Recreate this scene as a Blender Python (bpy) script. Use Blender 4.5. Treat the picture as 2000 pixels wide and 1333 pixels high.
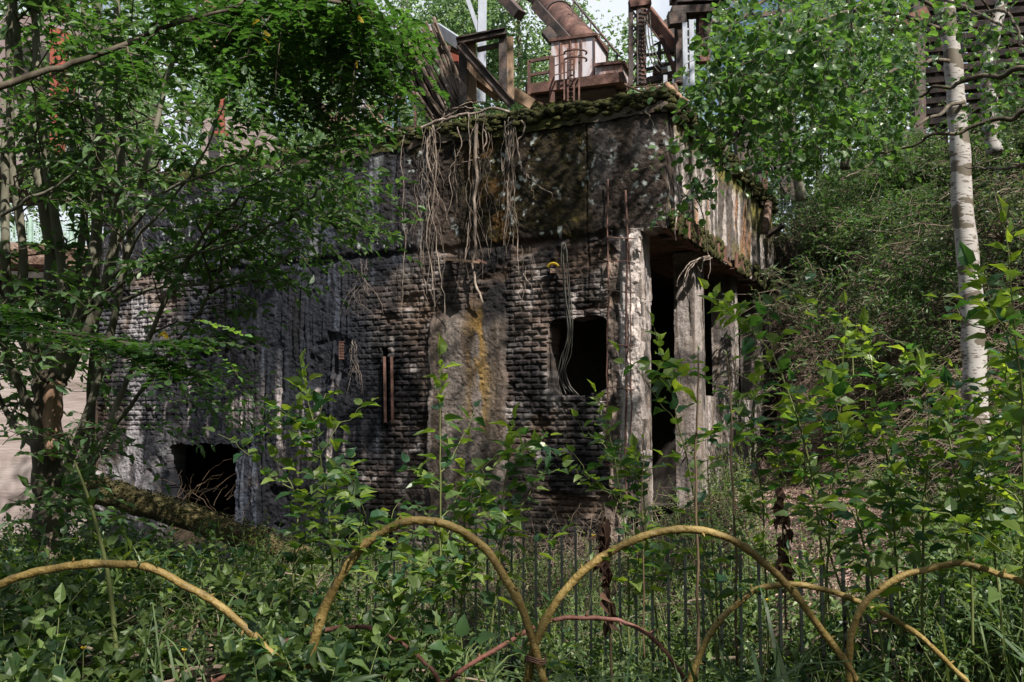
import bpy, math, random
import numpy as np
from mathutils import Vector
for o in list(bpy.data.objects): bpy.data.objects.remove(o)
RNG = np.random.default_rng(11); random.seed(5)
SC = bpy.context.scene; COL = SC.collection
R = math.radians
# ------------------------------------------------------------------ camera, sky, sun
F = 1900.0; PITCH = math.atan((830 - 666.5) / F); EYE = 1.0
cam = bpy.data.cameras.new('camera'); co = bpy.data.objects.new('camera', cam); COL.objects.link(co)
co.location = (0, 0, EYE); co.rotation_euler = (math.pi/2 + PITCH, 0, 0)
cam.sensor_width = 36; cam.lens = 36*F/2000; cam.clip_start = 0.05; cam.clip_end = 900
SC.camera = co
SUNV = Vector((0.36, -0.56, 0.74)).normalized()
SUN_EL = math.asin(SUNV.z); SUN_AZ = math.atan2(SUNV.x, SUNV.y)
w = bpy.data.worlds.new('World'); SC.world = w; w.use_nodes = True
nt = w.node_tree; nt.nodes.clear()
wo = nt.nodes.new('ShaderNodeOutputWorld'); bg = nt.nodes.new('ShaderNodeBackground')
sk = nt.nodes.new('ShaderNodeTexSky'); sk.sky_type = 'NISHITA'; sk.sun_disc = False
sk.sun_elevation = SUN_EL; sk.sun_rotation = SUN_AZ; sk.dust_density = 2.0
tc = nt.nodes.new('ShaderNodeTexCoord'); nz = nt.nodes.new('ShaderNodeTexNoise')
nz.inputs['Scale'].default_value = 3.2; nz.inputs['Detail'].default_value = 6
rp = nt.nodes.new('ShaderNodeValToRGB'); rp.color_ramp.elements[0].position = .40; rp.color_ramp.elements[1].position = .56
mx = nt.nodes.new('ShaderNodeMixRGB'); mx.inputs[2].default_value = (8.2, 8.7, 9.5, 1)
nt.links.new(tc.outputs['Generated'], nz.inputs['Vector']); nt.links.new(nz.outputs['Fac'], rp.inputs['Fac'])
nt.links.new(rp.outputs['Color'], mx.inputs[0]); nt.links.new(sk.outputs['Color'], mx.inputs[1])
nt.links.new(mx.outputs[0], bg.inputs['Color']); bg.inputs['Strength'].default_value = 0.05
nt.links.new(bg.outputs[0], wo.inputs[0])
sl = bpy.data.lights.new('sun', 'SUN'); so = bpy.data.objects.new('sun', sl); COL.objects.link(so)
sl.energy = 5.0; sl.angle = R(0.55); sl.color = (1.0, .93, .84)
so.rotation_euler = (-SUNV).to_track_quat('-Z', 'Y').to_euler(); so.location = (10, -8, 20)
SC.view_settings.view_transform = 'Standard'; SC.view_settings.look = 'None'
SC.view_settings.exposure = 1.15; SC.view_settings.gamma = 1
SC.render.engine = 'CYCLES'
SC.cycles.max_bounces = 6; SC.cycles.transparent_max_bounces = 6

# ------------------------------------------------------------------ pixels of the photograph -> points
cp, sp_ = math.cos(PITCH), math.sin(PITCH)
def ray(px, py):
    x = (px-1000)/F; y = (666.5-py)/F
    return np.array([x, cp - y*sp_, sp_ + y*cp])
def at(px, py, Y):
    r = ray(px, py); return np.array([0, 0, EYE]) + r*(Y/r[1])
def path_px(pts, Y=None):
    return np.array([at(p[0], p[1], p[2] if len(p) > 2 else Y) for p in pts])
def nrm(a, ax=-1):
    a = np.asarray(a, float); return a/np.maximum(np.linalg.norm(a, axis=ax, keepdims=True), 1e-9)

# ------------------------------------------------------------------ numpy noise
def vnoise(x, y, seed=0):
    x = np.asarray(x, float); y = np.asarray(y, float)
    xi = np.floor(x).astype(np.int64); yi = np.floor(y).astype(np.int64); fx = x-xi; fy = y-yi
    fx = fx*fx*(3-2*fx); fy = fy*fy*(3-2*fy)
    def h(a, b):
        n = (a*374761393 + b*668265263 + seed*974634777) & 0xffffffff
        n = ((n ^ (n >> 13))*1274126177) & 0xffffffff
        return ((n ^ (n >> 16)) & 0xffff)/65535.0
    return (h(xi, yi)*(1-fx)+h(xi+1, yi)*fx)*(1-fy)+(h(xi, yi+1)*(1-fx)+h(xi+1, yi+1)*fx)*fy
def fbm(x, y, s=1, o=4, seed=0):
    v = 0; a = .5; t = 0
    for i in range(o):
        v = v + a*vnoise(x*s+i*17.3, y*s+i*9.1, seed+i*7); t += a; a *= .5; s *= 2.03
    return v/t
def sst(a, b, x):
    t = np.clip((x-a)/(b-a), 0, 1); return t*t*(3-2*t)

# ------------------------------------------------------------------ mesh buffer
class MB:
    def __init__(s): s.v = []; s.f = []; s.n = 0
    def add(s, V, Fs):
        V = np.asarray(V, np.float64).reshape(-1, 3)
        for f in (Fs if isinstance(Fs, list) else [Fs]):
            s.f.append(np.asarray(f, np.int64)+s.n)
        s.v.append(V); s.n += len(V); return s
    def mesh(s, name, mat, smooth=False, col=None):
        me = bpy.data.meshes.new(name)
        V = np.concatenate(s.v); me.vertices.add(len(V)); me.vertices.foreach_set('co', V.astype(np.float32).ravel())
        li = np.concatenate([f.ravel() for f in s.f])
        sz = np.concatenate([np.full(len(f), f.shape[1]) for f in s.f])
        me.loops.add(len(li)); me.loops.foreach_set('vertex_index', li.astype(np.int32))
        me.polygons.add(len(sz)); st = np.concatenate([[0], np.cumsum(sz)[:-1]])
        me.polygons.foreach_set('loop_start', st.astype(np.int32))
        try: me.polygons.foreach_set('loop_total', sz.astype(np.int32))
        except Exception: pass
        me.polygons.foreach_set('use_smooth', np.full(len(sz), smooth))
        if col is not None:
            a = me.color_attributes.new('Col', 'FLOAT_COLOR', 'POINT')
            a.data.foreach_set('color', np.concatenate([col, np.ones((len(col), 1))], 1).astype(np.float32).ravel())
        me.update(calc_edges=True); me.validate()
        if mat: me.materials.append(mat)
        return me
    def build(s, name, mat, parent=None, smooth=False, col=None, **kw):
        if not s.n: return None
        me = s.mesh(name, mat, smooth, col)
        o = bpy.data.objects.new(name, me); COL.objects.link(o)
        if parent is not None:
            o.parent = parent; o.location = -parent.location if False else (0, 0, 0)
            off = np.array(WL(parent)); 
            if np.abs(off).max() > 1e-9:
                c = np.concatenate(s.v) - off; me.vertices.foreach_set('co', c.astype(np.float32).ravel()); me.update()
        return tag(o, **kw)
def WL(o):
    l = Vector((0, 0, 0))
    while o is not None: l = l + o.location; o = o.parent
    return l
def tag(o, label=None, cat=None, group=None, kind=None):
    if label: o['label'] = label
    if cat: o['category'] = cat
    if group: o['group'] = group
    if kind: o['kind'] = kind
    return o
def thing(name, label, cat, loc=(0, 0, 0), group=None):
    o = bpy.data.objects.new(name, None); COL.objects.link(o); o.location = Vector([float(a) for a in loc]); o.empty_display_size = .2
    return tag(o, label, cat, group)

def tubes(mb, P, Rd, ns=5, cap=False):
    P = np.asarray(P, float)
    if P.ndim == 2: P = P[None]
    M, K, _ = P.shape
    Rd = np.broadcast_to(np.asarray(Rd, float), (M, K)) if np.ndim(Rd) != 2 else np.asarray(Rd)
    T = nrm(np.gradient(P, axis=1))
    md = nrm(P[:, -1]-P[:, 0] + 1e-6)
    ref = np.where(np.abs(md[:, 2:3]) > .75, np.array([[1.0, 0.13, 0]]), np.array([[0.05, .1, 1.0]]))[:, None, :]
    A = nrm(np.cross(T, np.broadcast_to(ref, T.shape))); B = np.cross(T, A)
    an = np.arange(ns)*2*math.pi/ns
    V = P[:, :, None, :] + Rd[:, :, None, None]*(A[:, :, None, :]*np.cos(an)[None, None, :, None] + B[:, :, None, :]*np.sin(an)[None, None, :, None])
    idx = np.arange(M*K*ns).reshape(M, K, ns)
    a = idx[:, :-1, :]; b = np.roll(a, -1, 2); c = idx[:, 1:, :]; d = np.roll(c, -1, 2)
    Fq = np.stack([a, b, d, c], -1).reshape(-1, 4)
    fs = [Fq]
    if cap and ns > 2:
        fs.append(idx[:, 0, ::-1].reshape(-1, ns)); fs.append(idx[:, -1, :].reshape(-1, ns))
    return mb.add(V, fs)
def smooth_path(pts, n=24):
    """Catmull-Rom through the points"""
    p = np.asarray(pts, float); p = np.concatenate([[2*p[0]-p[1]], p, [2*p[-1]-p[-2]]])
    t = np.linspace(0, len(p)-3-1e-6, n); i = t.astype(int); f = (t-i)[:, None]
    a, b, c, d = p[i], p[i+1], p[i+2], p[i+3]
    return .5*((2*b)+(-a+c)*f+(2*a-5*b+4*c-d)*f*f+(-a+3*b-3*c+d)*f**3)
def wiggle(p, amp, sc, seed):
    n = len(p); t = np.arange(n)
    o = np.stack([fbm(t*sc, t*0+k*7.7, 1, 3, seed+k)-.5 for k in range(3)], 1)*2*amp
    o *= np.minimum(1, np.minimum(t, n-1-t)/2.0+.35)[:, None]
    return p+o
def beam(mb, p, q, w, h=None, roll=0):
    p = np.array(p, float); q = np.array(q, float); h = h or w
    t = nrm(q-p); up = np.array([0, 0, 1.0]) if abs(t[2]) < .9 else np.array([0, 1.0, 0])
    a = nrm(np.cross(t, up)); b = np.cross(a, t)
    V = [e + a*sa*w/2 + b*sb*h/2 for e in (p, q) for sa, sb in ((-1, -1), (1, -1), (1, 1), (-1, 1))]
    return mb.add(V, np.array([[0, 1, 2, 3], [7, 6, 5, 4], [0, 4, 5, 1], [1, 5, 6, 2], [2, 6, 7, 3], [3, 7, 4, 0]]))
def ibeam(mb, p, q, w, h, t=.02):
    p = np.array(p, float); q = np.array(q, float); d = nrm(q-p)
    up = np.array([0, 0, 1.0]) if abs(d[2]) < .9 else np.array([0, 1.0, 0])
    b = np.cross(nrm(np.cross(d, up)), d)
    beam(mb, p, q, t, h-2*t); beam(mb, p+b*(h/2-t/2), q+b*(h/2-t/2), w, t); beam(mb, p-b*(h/2-t/2), q-b*(h/2-t/2), w, t)
def pb(mb, x1, y1, x2, y2, d1, d2=None, w=.1, h=None, f=None):
    (f or beam)(mb, at(x1, y1, d1), at(x2, y2, d2 or d1), w, h or w)

# ------------------------------------------------------------------ leaves
def leaves(mb, P, D, N, L, W, shape='ovate', fold=.25, curl=.15):
    P = np.asarray(P); n = len(P)
    if n == 0: return mb
    D = nrm(D); S = nrm(np.cross(D, N)); U = np.cross(S, D)
    L = np.broadcast_to(L, (n,)).astype(float); W = np.broadcast_to(W, (n,)).astype(float)
    if shape == 'lo':
        t = np.array([0, .45, 1, .45]); s = np.array([0, 1, 0, -1]); z = np.array([0, fold*.5, -curl, fold*.5])
        fa = np.array([[0, 1, 2], [0, 2, 3]])
    else:
        prof = {'ovate': ([.22, .5, .78], [.85, .9, .48]), 'heart': ([.1, .42, .75], [.9, 1.0, .42]),
                'lance': ([.25, .5, .78], [.7, .9, .55]), 'round': ([.16, .5, .84], [.78, 1.0, .74]),
                'oval': ([.2, .5, .8], [.85, 1.0, .85])}[shape]
        tt, ww = prof
        t = np.array([0]+tt+[1]+tt+tt); s = np.array([0, 0, 0, 0, 0]+ww+[-a for a in ww])
        z = -curl*t**2 + fold*np.abs(s)*.5
        z = z + np.where(np.abs(s) > 0, .06*np.sin(t*9+s*3), 0)
        fa4 = np.array([[1, 5, 6, 2], [2, 6, 7, 3], [2, 9, 8, 1], [3, 10, 9, 2]])
        fa3 = np.array([[0, 5, 1], [3, 7, 4], [0, 1, 8], [3, 4, 10]])
    k = len(t)
    V = P[:, None, :] + D[:, None, :]*(t[None, :, None]*L[:, None, None]) + S[:, None, :]*(s[None, :, None]*W[:, None, None]/2) + U[:, None, :]*(z[None, :, None]*L[:, None, None]*.9)
    off = (np.arange(n)*k)[:, None, None]
    if shape == 'lo': return mb.add(V, (fa[None]+off).reshape(-1, 3))
    return mb.add(V, [(fa4[None]+off).reshape(-1, 4), (fa3[None]+off).reshape(-1, 3)])
def twigs(P0, D, L, droop=.2, K=5, wig=.04):
    P0 = np.asarray(P0, float); D = nrm(D); M = len(P0); L = np.broadcast_to(L, (M,))
    t = np.linspace(0, 1, K)[None, :, None]
    P = P0[:, None, :] + D[:, None, :]*t*L[:, None, None]
    P[:, :, 2] -= droop*L[:, None]*t[:, :, 0]**2
    P[:, 1:] += RNG.normal(0, wig, (M, K-1, 3))*L[:, None, None]
    return P
def pathpt(P, t):
    """P (M,K,3), t (M,n) -> points and tangents"""
    K = P.shape[1]; x = np.clip(t, 0, 1)*(K-1)*.9999; i = x.astype(int); f = (x-i)[..., None]
    m = np.arange(len(P))[:, None]
    a = P[m, i]; b = P[m, i+1]; return a+(b-a)*f, nrm(b-a)
def leaves_on(mb, P, n, L, W, shape, t0=.1, side=.8, up=.15, pairs=False, jit=.25, fold=.25, curl=.15, pet=0.0, taper=0.3, upn=None):
    """alternate (or paired) leaves along each path"""
    M = len(P)
    if M == 0: return
    k = np.arange(n)
    if pairs: t = t0+(1-t0)*(k//2)/max(1, (n-1)//2); sg = np.where(k % 2, 1, -1)
    else: t = t0+(1-t0)*k/max(1, n-1); sg = np.where(k % 2, 1, -1)
    t = np.broadcast_to(t[None], (M, n)); sg = np.broadcast_to(sg[None], (M, n))
    q, T = pathpt(P, t)
    upv = np.array([0, 0, 1.0])
    S = nrm(np.cross(T, upv)+RNG.normal(0, .05, T.shape))
    if not pairs:
        vert = (np.abs(T[..., 2]) > .6)[..., None]   # spiral phyllotaxis on upright stems
        ang = (np.arange(n)*2.4)[None, :]+RNG.random((M, 1))*6.28+RNG.normal(0, .3, (M, n))
        A = nrm(np.cross(T, np.array([.3, 1, 0]))); B = np.cross(T, A)
        Sp = A*np.cos(ang)[..., None]+B*np.sin(ang)[..., None]
        S = np.where(vert, Sp*sg[..., None], S)
    D = nrm(T*(1-side)+S*sg[..., None]*side+upv*up+RNG.normal(0, jit*.5, T.shape))
    tip = (t > .97)[..., None]; D = np.where(tip, nrm(T+RNG.normal(0, .1, T.shape)), D)
    N = nrm((upv if upn is None else upn)+RNG.normal(0, jit, T.shape))
    sc = (1-taper*t)*RNG.uniform(.75, 1.1, t.shape)
    Ls = (L*sc).ravel(); Ws = (W*sc).ravel()
    q = q+D*pet
    leaves(mb, q.reshape(-1, 3), D.reshape(-1, 3), N.reshape(-1, 3), Ls, Ws, shape, fold, curl)
    return q, D
def randdir(n, z=(-1, 1)):
    a = RNG.random(n)*2*math.pi; zz = RNG.uniform(z[0], z[1], n); r = np.sqrt(np.maximum(0, 1-zz*zz))
    return np.stack([r*np.cos(a), r*np.sin(a), zz], 1)

# ------------------------------------------------------------------ materials
def newmat(name):
    m = bpy.data.materials.new(name); m.use_nodes = True; n = m.node_tree; n.nodes.clear()
    return m, n, n.nodes.new('ShaderNodeOutputMaterial')
def N_(n, t, **kw):
    x = n.nodes.new(t)
    for k, v in kw.items():
        if k in x.inputs: x.inputs[k].default_value = v
        else: setattr(x, k, v)
    return x
def leafmat(name, c1, c2, trans=.45, tcol=None, rough=.45, spec=.35):
    m, n, out = newmat(name)
    g = N_(n, 'ShaderNodeNewGeometry'); r = N_(n, 'ShaderNodeValToRGB')
    e = r.color_ramp.elements; e[0].color = (*c1, 1); e[1].color = (*c2, 1)
    e[0].position = .15; e[1].position = .95
    n.links.new(g.outputs['Random Per Island'], r.inputs['Fac'])
    p = N_(n, 'ShaderNodeBsdfPrincipled', Roughness=rough); p.inputs['Specular IOR Level'].default_value = spec
    n.links.new(r.outputs[0], p.inputs['Base Color'])
    tr = N_(n, 'ShaderNodeBsdfTranslucent')
    mm = N_(n, 'ShaderNodeMixRGB', blend_type='MULTIPLY'); mm.inputs[0].default_value = 1
    mm.inputs[2].default_value = (*(tcol or (2.2, 2.1, .9)), 1)
    n.links.new(r.outputs[0], mm.inputs[1]); n.links.new(mm.outputs[0], tr.inputs['Color'])
    mix = N_(n, 'ShaderNodeMixShader', Fac=trans)
    n.links.new(p.outputs[0], mix.inputs[1]); n.links.new(tr.outputs[0], mix.inputs[2]); n.links.new(mix.outputs[0], out.inputs[0])
    return m
def noisemat(name, cols, scale=6, stretch=(1, 1, 1), rough=.85, bump=.3, bscale=30, detail=8, pos=None, metal=0, dist=.0, bdist=.02):
    m, n, out = newmat(name)
    c = N_(n, 'ShaderNodeTexCoord'); mp = N_(n, 'ShaderNodeMapping'); mp.inputs['Scale'].default_value = stretch
    n.links.new(c.outputs['Object'], mp.inputs[0])
    t = N_(n, 'ShaderNodeTexNoise', Scale=scale, Detail=detail, Roughness=.62, Distortion=dist)
    n.links.new(mp.outputs[0], t.inputs['Vector'])
    r = N_(n, 'ShaderNodeValToRGB'); el = r.color_ramp.elements
    k = len(cols); pos = pos or [.3+.4*i/(k-1) for i in range(k)]
    el[0].position = pos[0]; el[0].color = (*cols[0], 1); el[1].position = pos[-1]; el[1].color = (*cols[-1], 1)
    for i in range(1, k-1): z = el.new(pos[i]); z.color = (*cols[i], 1)
    n.links.new(t.outputs['Fac'], r.inputs['Fac'])
    p = N_(n, 'ShaderNodeBsdfPrincipled', Roughness=rough, Metallic=metal); p.inputs['Specular IOR Level'].default_value = .25
    n.links.new(r.outputs[0], p.inputs['Base Color'])
    t2 = N_(n, 'ShaderNodeTexNoise', Scale=bscale, Detail=5); n.links.new(mp.outputs[0], t2.inputs['Vector'])
    b = N_(n, 'ShaderNodeBump', Strength=bump, Distance=bdist); n.links.new(t2.outputs['Fac'], b.inputs['Height'])
    n.links.new(b.outputs[0], p.inputs['Normal']); n.links.new(p.outputs[0], out.inputs[0])
    return m
def attrmat(name, rough=.9, bump=.7, bscale=26, spec=.2):
    m, n, out = newmat(name)
    a = N_(n, 'ShaderNodeAttribute', attribute_name='Col'); c = N_(n, 'ShaderNodeTexCoord')
    t = N_(n, 'ShaderNodeTexNoise', Scale=55, Detail=6, Roughness=.7); n.links.new(c.outputs['Object'], t.inputs['Vector'])
    mr = N_(n, 'ShaderNodeMapRange'); mr.inputs['From Min'].default_value = .3; mr.inputs['From Max'].default_value = .7
    mr.inputs['To Min'].default_value = .5; mr.inputs['To Max'].default_value = 1.55
    n.links.new(t.outputs['Fac'], mr.inputs['Value'])
    mm = N_(n, 'ShaderNodeVectorMath', operation='SCALE'); n.links.new(a.outputs['Color'], mm.inputs[0]); n.links.new(mr.outputs[0], mm.inputs['Scale'])
    p = N_(n, 'ShaderNodeBsdfPrincipled', Roughness=rough); p.inputs['Specular IOR Level'].default_value = spec
    n.links.new(mm.outputs[0], p.inputs['Base Color'])
    t2 = N_(n, 'ShaderNodeTexNoise', Scale=bscale, Detail=9, Roughness=.7); n.links.new(c.outputs['Object'], t2.inputs['Vector'])
    b = N_(n, 'ShaderNodeBump', Strength=bump, Distance=.03); n.links.new(t2.outputs['Fac'], b.inputs['Height'])
    n.links.new(b.outputs[0], p.inputs['Normal']); n.links.new(p.outputs[0], out.inputs[0])
    return m
M = {}
M['poplar'] = leafmat('poplar_leaf', (.030, .080, .040), (.165, .225, .06), .52, (2.3, 2.3, .6), .36, .4)
M['poplar_y'] = leafmat('poplar_backlit_leaf', (.11, .20, .03), (.20, .30, .04), .5, (1.8, 1.7, .8))  # tip leaves, backlit yellow-green glow put into the colour
M['willow'] = leafmat('willow_leaf', (.040, .082, .036), (.088, .145, .056), .38, (1.9, 2.3, .8))
M['robinia'] = leafmat('robinia_leaf', (.026, .060, .022), (.058, .112, .034), .42, (1.9, 2.3, .8))
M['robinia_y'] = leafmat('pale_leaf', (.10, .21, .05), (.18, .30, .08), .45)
M['aspen'] = leafmat('aspen_leaf', (.034, .074, .030), (.085, .145, .050), .45, (1.9, 2.2, .8), .35, .45)
M['herb'] = leafmat('herb_leaf', (.020, .048, .018), (.105, .155, .046), .35, (1.8, 2.1, .7))
M['grass'] = leafmat('grass_blade', (.040, .078, .030), (.13, .18, .075), .35)
M['drygrass'] = leafmat('dry_grass', (.09, .075, .045), (.24, .20, .13), .2, (1, 1, 1))
M['slope'] = leafmat('slope_leaf', (.032, .056, .030), (.115, .150, .075), .35, (1.7, 2.0, .9))
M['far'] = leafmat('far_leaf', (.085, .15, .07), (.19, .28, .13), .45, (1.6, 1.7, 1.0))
M['deadleaf'] = leafmat('dead_leaf', (.045, .025, .018), (.16, .09, .06), .1, (1, .8, .6), .8, .2)
M['litter'] = leafmat('litter_leaf', (.13, .085, .07), (.36, .26, .22), .05, (1, .8, .6), .8, .2)
M['yellow'] = leafmat('yellow_leaf', (.35, .25, .02), (.45, .34, .03), .4, (1.2, 1.1, .8))
M['bark'] = noisemat('dark_bark', [(.022, .018, .013), (.07, .058, .042), (.13, .11, .08)], 9, (1, 1, .25), .9, .6, 30)
M['barkg'] = noisemat('grey_bark', [(.05, .048, .035), (.11, .105, .078), (.18, .17, .13)], 7, (1, 1, .4), .9, .5, 30)
M['barkw'] = noisemat('peeled_wood', [(.06, .035, .02), (.24, .15, .10), (.42, .29, .2)], 5, (1, 1, .2), .85, .5, 30)
M['stem'] = noisemat('green_stem', [(.07, .09, .03), (.13, .15, .05)], 12, (1, 1, .3), .6, .2, 40)
M['stemb'] = noisemat('brown_stem', [(.05, .035, .022), (.13, .09, .055)], 18, (1, 1, .3), .7, .3, 50)
M['twig'] = noisemat('bare_twig', [(.06, .045, .034), (.24, .19, .145)], 8, (1, 1, 1), .85, .2, 50)
M['root'] = noisemat('root_bark', [(.045, .035, .028), (.15, .12, .098), (.32, .27, .225)], 9, (1, 1, .4), .85, .5, 60)
M['willowrod'] = noisemat('yellow_willow_bark', [(.045, .033, .016), (.16, .112, .034), (.25, .19, .07)], 9, (1, 1, 1), .5, .5, 60, pos=[.30, .48, .72])
M['redrod'] = noisemat('red_willow_bark', [(.05, .028, .022), (.14, .06, .045), (.20, .10, .075)], 8, (1, 1, 1), .55, .3, 45)
M['rust'] = noisemat('rust', [(.022, .016, .014), (.075, .040, .032), (.17, .095, .078)], 3, (1, 1, 1), .85, .4, 30)
M['rustl'] = noisemat('red_rust', [(.04, .024, .018), (.11, .055, .040), (.22, .13, .10)], 3, (1, 1, .4), .85, .3, 30)
M['rustd'] = noisemat('dark_steel', [(.014, .013, .014), (.045, .035, .032), (.10, .062, .05)], 4, (1, 1, 1), .7, .3, 30)
M['redp'] = noisemat('red_paint', [(.12, .03, .02), (.27, .075, .05)], 3, (1, 1, 1), .7, .2, 30)
M['whitep'] = noisemat('white_paint_rust', [(.09, .04, .03), (.26, .15, .12), (.40, .37, .39), (.48, .49, .55)], 3.6, (1, 1, .22), .6, .15, 20, pos=[.34, .42, .49, .8], dist=.6)
M['galv'] = noisemat('galvanised', [(.22, .24, .28), (.36, .39, .44)], 4, (1, 1, .4), .4, .1, 30, metal=.25)
M['wood'] = noisemat('old_timber', [(.05, .036, .026), (.17, .115, .075), (.30, .21, .15)], 4, (1, 1, .18), .9, .6, 25)
M['sticks'] = noisemat('stick_bark', [(.02, .015, .012), (.10, .075, .058), (.22, .18, .15)], 3, (1, 1, 1), .9, .4, 30)
M['pale'] = noisemat('pale_concrete', [(.13, .105, .095), (.23, .19, .18), (.28, .245, .235)], 1.6, (.35, 1, 2.6), .9, .4, 14)
M['pink'] = noisemat('pink_concrete', [(.12, .085, .08), (.18, .14, .14), (.22, .19, .2)], .7, (1, 1, .4), .9, .2, 10)
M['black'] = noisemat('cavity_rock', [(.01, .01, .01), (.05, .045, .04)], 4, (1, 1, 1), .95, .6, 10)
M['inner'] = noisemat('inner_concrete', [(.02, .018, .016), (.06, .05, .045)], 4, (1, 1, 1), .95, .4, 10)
M['cable'] = noisemat('cable_sheath', [(.02, .02, .02), (.09, .085, .07)], 12, (1, 1, .3), .5, .1, 40)
M['greenwire'] = noisemat('green_fence_wire', [(.20, .31, .26), (.34, .45, .40)], 4, (1, 1, 1), .5, .1, 30)
M['fence'] = noisemat('dark_fence_paint', [(.005, .007, .006), (.012, .016, .015)], 9, (1, 1, 1), .4, .1, 40)
M['moss'] = noisemat('moss', [(.012, .012, .006), (.038, .040, .012), (.075, .072, .02)], 14, (1, 1, 1), 1, 1, 60, bdist=.04)
M['mosslog'] = noisemat('mossy_bark', [(.028, .021, .013), (.070, .060, .024), (.13, .105, .045)], 6, (1, 1, 1), 1, 1, 50, bdist=.03)
M['rotten'] = noisemat('rotten_wood', [(.02, .013, .01), (.10, .062, .045), (.26, .2, .17)], 8, (1, 1, 1), .95, .9, 25, bdist=.04)
M['wall'] = attrmat('stained_masonry')
M['ground'] = attrmat('forest_floor', .95, .8, 20, .1)
def birchmat():
    m, n, out = newmat('birch_bark')
    c = N_(n, 'ShaderNodeTexCoord')
    def noi(sc, st, det=4, dist=0):
        mp = N_(n, 'ShaderNodeMapping'); mp.inputs['Scale'].default_value = st; n.links.new(c.outputs['Object'], mp.inputs[0])
        t = N_(n, 'ShaderNodeTexNoise', Scale=sc, Detail=det, Distortion=dist); n.links.new(mp.outputs[0], t.inputs['Vector']); return t
    def ramp(t, a, b, ca=(0, 0, 0, 1), cb=(1, 1, 1, 1)):
        r = N_(n, 'ShaderNodeValToRGB'); e = r.color_ramp.elements; e[0].position = a; e[1].position = b; e[0].color = ca; e[1].color = cb
        n.links.new(t.outputs['Fac'], r.inputs['Fac']); return r
    base = ramp(noi(4, (1, 1, .7)), .3, .7, (.20, .185, .17, 1), (.38, .365, .35, 1))
    l1 = ramp(noi(13, (1, 1, 5), 6), .57, .62); l2 = ramp(noi(3.0, (1.2, 1.2, 2.8), 10, .25), .545, .565)
    mx1 = N_(n, 'ShaderNodeMixRGB'); mx1.inputs[2].default_value = (.09, .07, .055, 1)
    n.links.new(l1.outputs[0], mx1.inputs[0]); n.links.new(base.outputs[0], mx1.inputs[1])
    mx2 = N_(n, 'ShaderNodeMixRGB'); mx2.inputs[2].default_value = (.08, .065, .045, 1)
    n.links.new(l2.outputs[0], mx2.inputs[0]); n.links.new(mx1.outputs[0], mx2.inputs[1])
    p = N_(n, 'ShaderNodeBsdfPrincipled', Roughness=.75); n.links.new(mx2.outputs[0], p.inputs['Base Color'])
    b = N_(n, 'ShaderNodeBump', Strength=.5, Distance=.01); n.links.new(mx2.outputs[0], b.inputs['Height']); n.links.new(b.outputs[0], p.inputs['Normal'])
    n.links.new(p.outputs[0], out.inputs[0]); return m
M['birch'] = birchmat()
#@@BUILD
# ------------------------------------------------------------------ the ruin's frame
TH = math.atan(1/2.063)
EU = np.array([-math.cos(TH), math.sin(TH), 0]); EV = np.array([math.sin(TH), math.cos(TH), 0])
NL = -EV; NR = -EU
C0 = at(1303, 442, 11.5); C0[2] = 0
ZT, ZB = 5.0, 3.37
def uvw(u, v, z): return C0 + EU*u + EV*v + np.array([0, 0, z])
def on_face(px, py, off=.06):
    r = ray(px, py); o = np.array([0, 0, EYE]); p0 = C0+NL*off
    t = np.dot(p0-o, NL)/np.dot(r, NL); return o+r*t
def face_uz(px, py):
    p = on_face(px, py, 0)-C0; return float(np.dot(p, EU)), float(p[2])
def uvof(x, y):
    dx = x-C0[0]; dy = y-C0[1]
    return dx*EU[0]+dy*EU[1], dx*EV[0]+dy*EV[1]

# ------------------------------------------------------------------ terrain
def hgt(x, y):
    x = np.asarray(x, float); y = np.asarray(y, float)
    du, dv = uvof(x, y)
    base = .02+.10*(fbm(x, y, .9, 4, 3)-.5)+.10*sst(6, 9, y)*sst(1.0, 3, x)
    sf = (x+1.08)*.734+(y-7.9)*.68
    pit = sst(-2.6, -.3, sf)*(1-sst(.9, 2.3, x+(y-8)*.02))*(1-.7*sst(-.9, -1.7, x)*(1-sst(7.6, 9.2, y)))
    base = base-.75*pit
    base = base-.25*sst(6, 10, y)*(1-sst(-4, -2, x))
    xf = 4.3+np.clip(14.5-y, 0, 12)*.10
    s1 = x-xf; s2 = np.where(x > 2.5, (y-15.6+1.2*sst(4.4, 3.4, x))*1.0, -1)
    s = np.maximum(s1, s2)+.5*(fbm(x, y, .5, 3, 9)-.5)
    cap = 4.7+.5*np.clip(x-4.6, 0, 5)
    rise = np.clip(s, 0, 99)*1.15
    up = cap-np.log1p(np.exp(np.clip((cap-rise)*2.2, -30, 30)))/2.2
    up = np.maximum(up, 0)*sst(-.1, .4, s)
    h = base+up+1.15*(fbm(x, y, .85, 4, 31)-.5)*sst(0, 1, s)
    behind = (dv > 6.85) & (du > .1)
    h = np.where(behind, 4.75+.3*(fbm(x, y, .6, 3, 5)-.5), h)
    left = (du > 9.6) & (dv > 3.6)
    h = np.where(left, 3.75, h)
    inside = (du > -.1) & (du < 9.5) & (dv > .15) & (dv < 6.7)
    h = np.where(inside, -.5, h)
    return h
gx = np.concatenate([np.linspace(-160, -16, 30)[:-1], np.linspace(-16, 22, 420), np.linspace(22, 160, 30)[1:]])
gy = np.concatenate([np.linspace(-60, -2, 14)[:-1], np.linspace(-2, 32, 380), np.linspace(32, 320, 40)[1:]])
X, Y = np.meshgrid(gx, gy, indexing='ij'); H = hgt(X, Y)
far_ = sst(35, 60, Y); H = H*(1-far_)+4.8*far_
ids = np.arange(X.size).reshape(X.shape)
Fq = np.stack([ids[:-1, :-1], ids[1:, :-1], ids[1:, 1:], ids[:-1, 1:]], -1).reshape(-1, 4)
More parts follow.
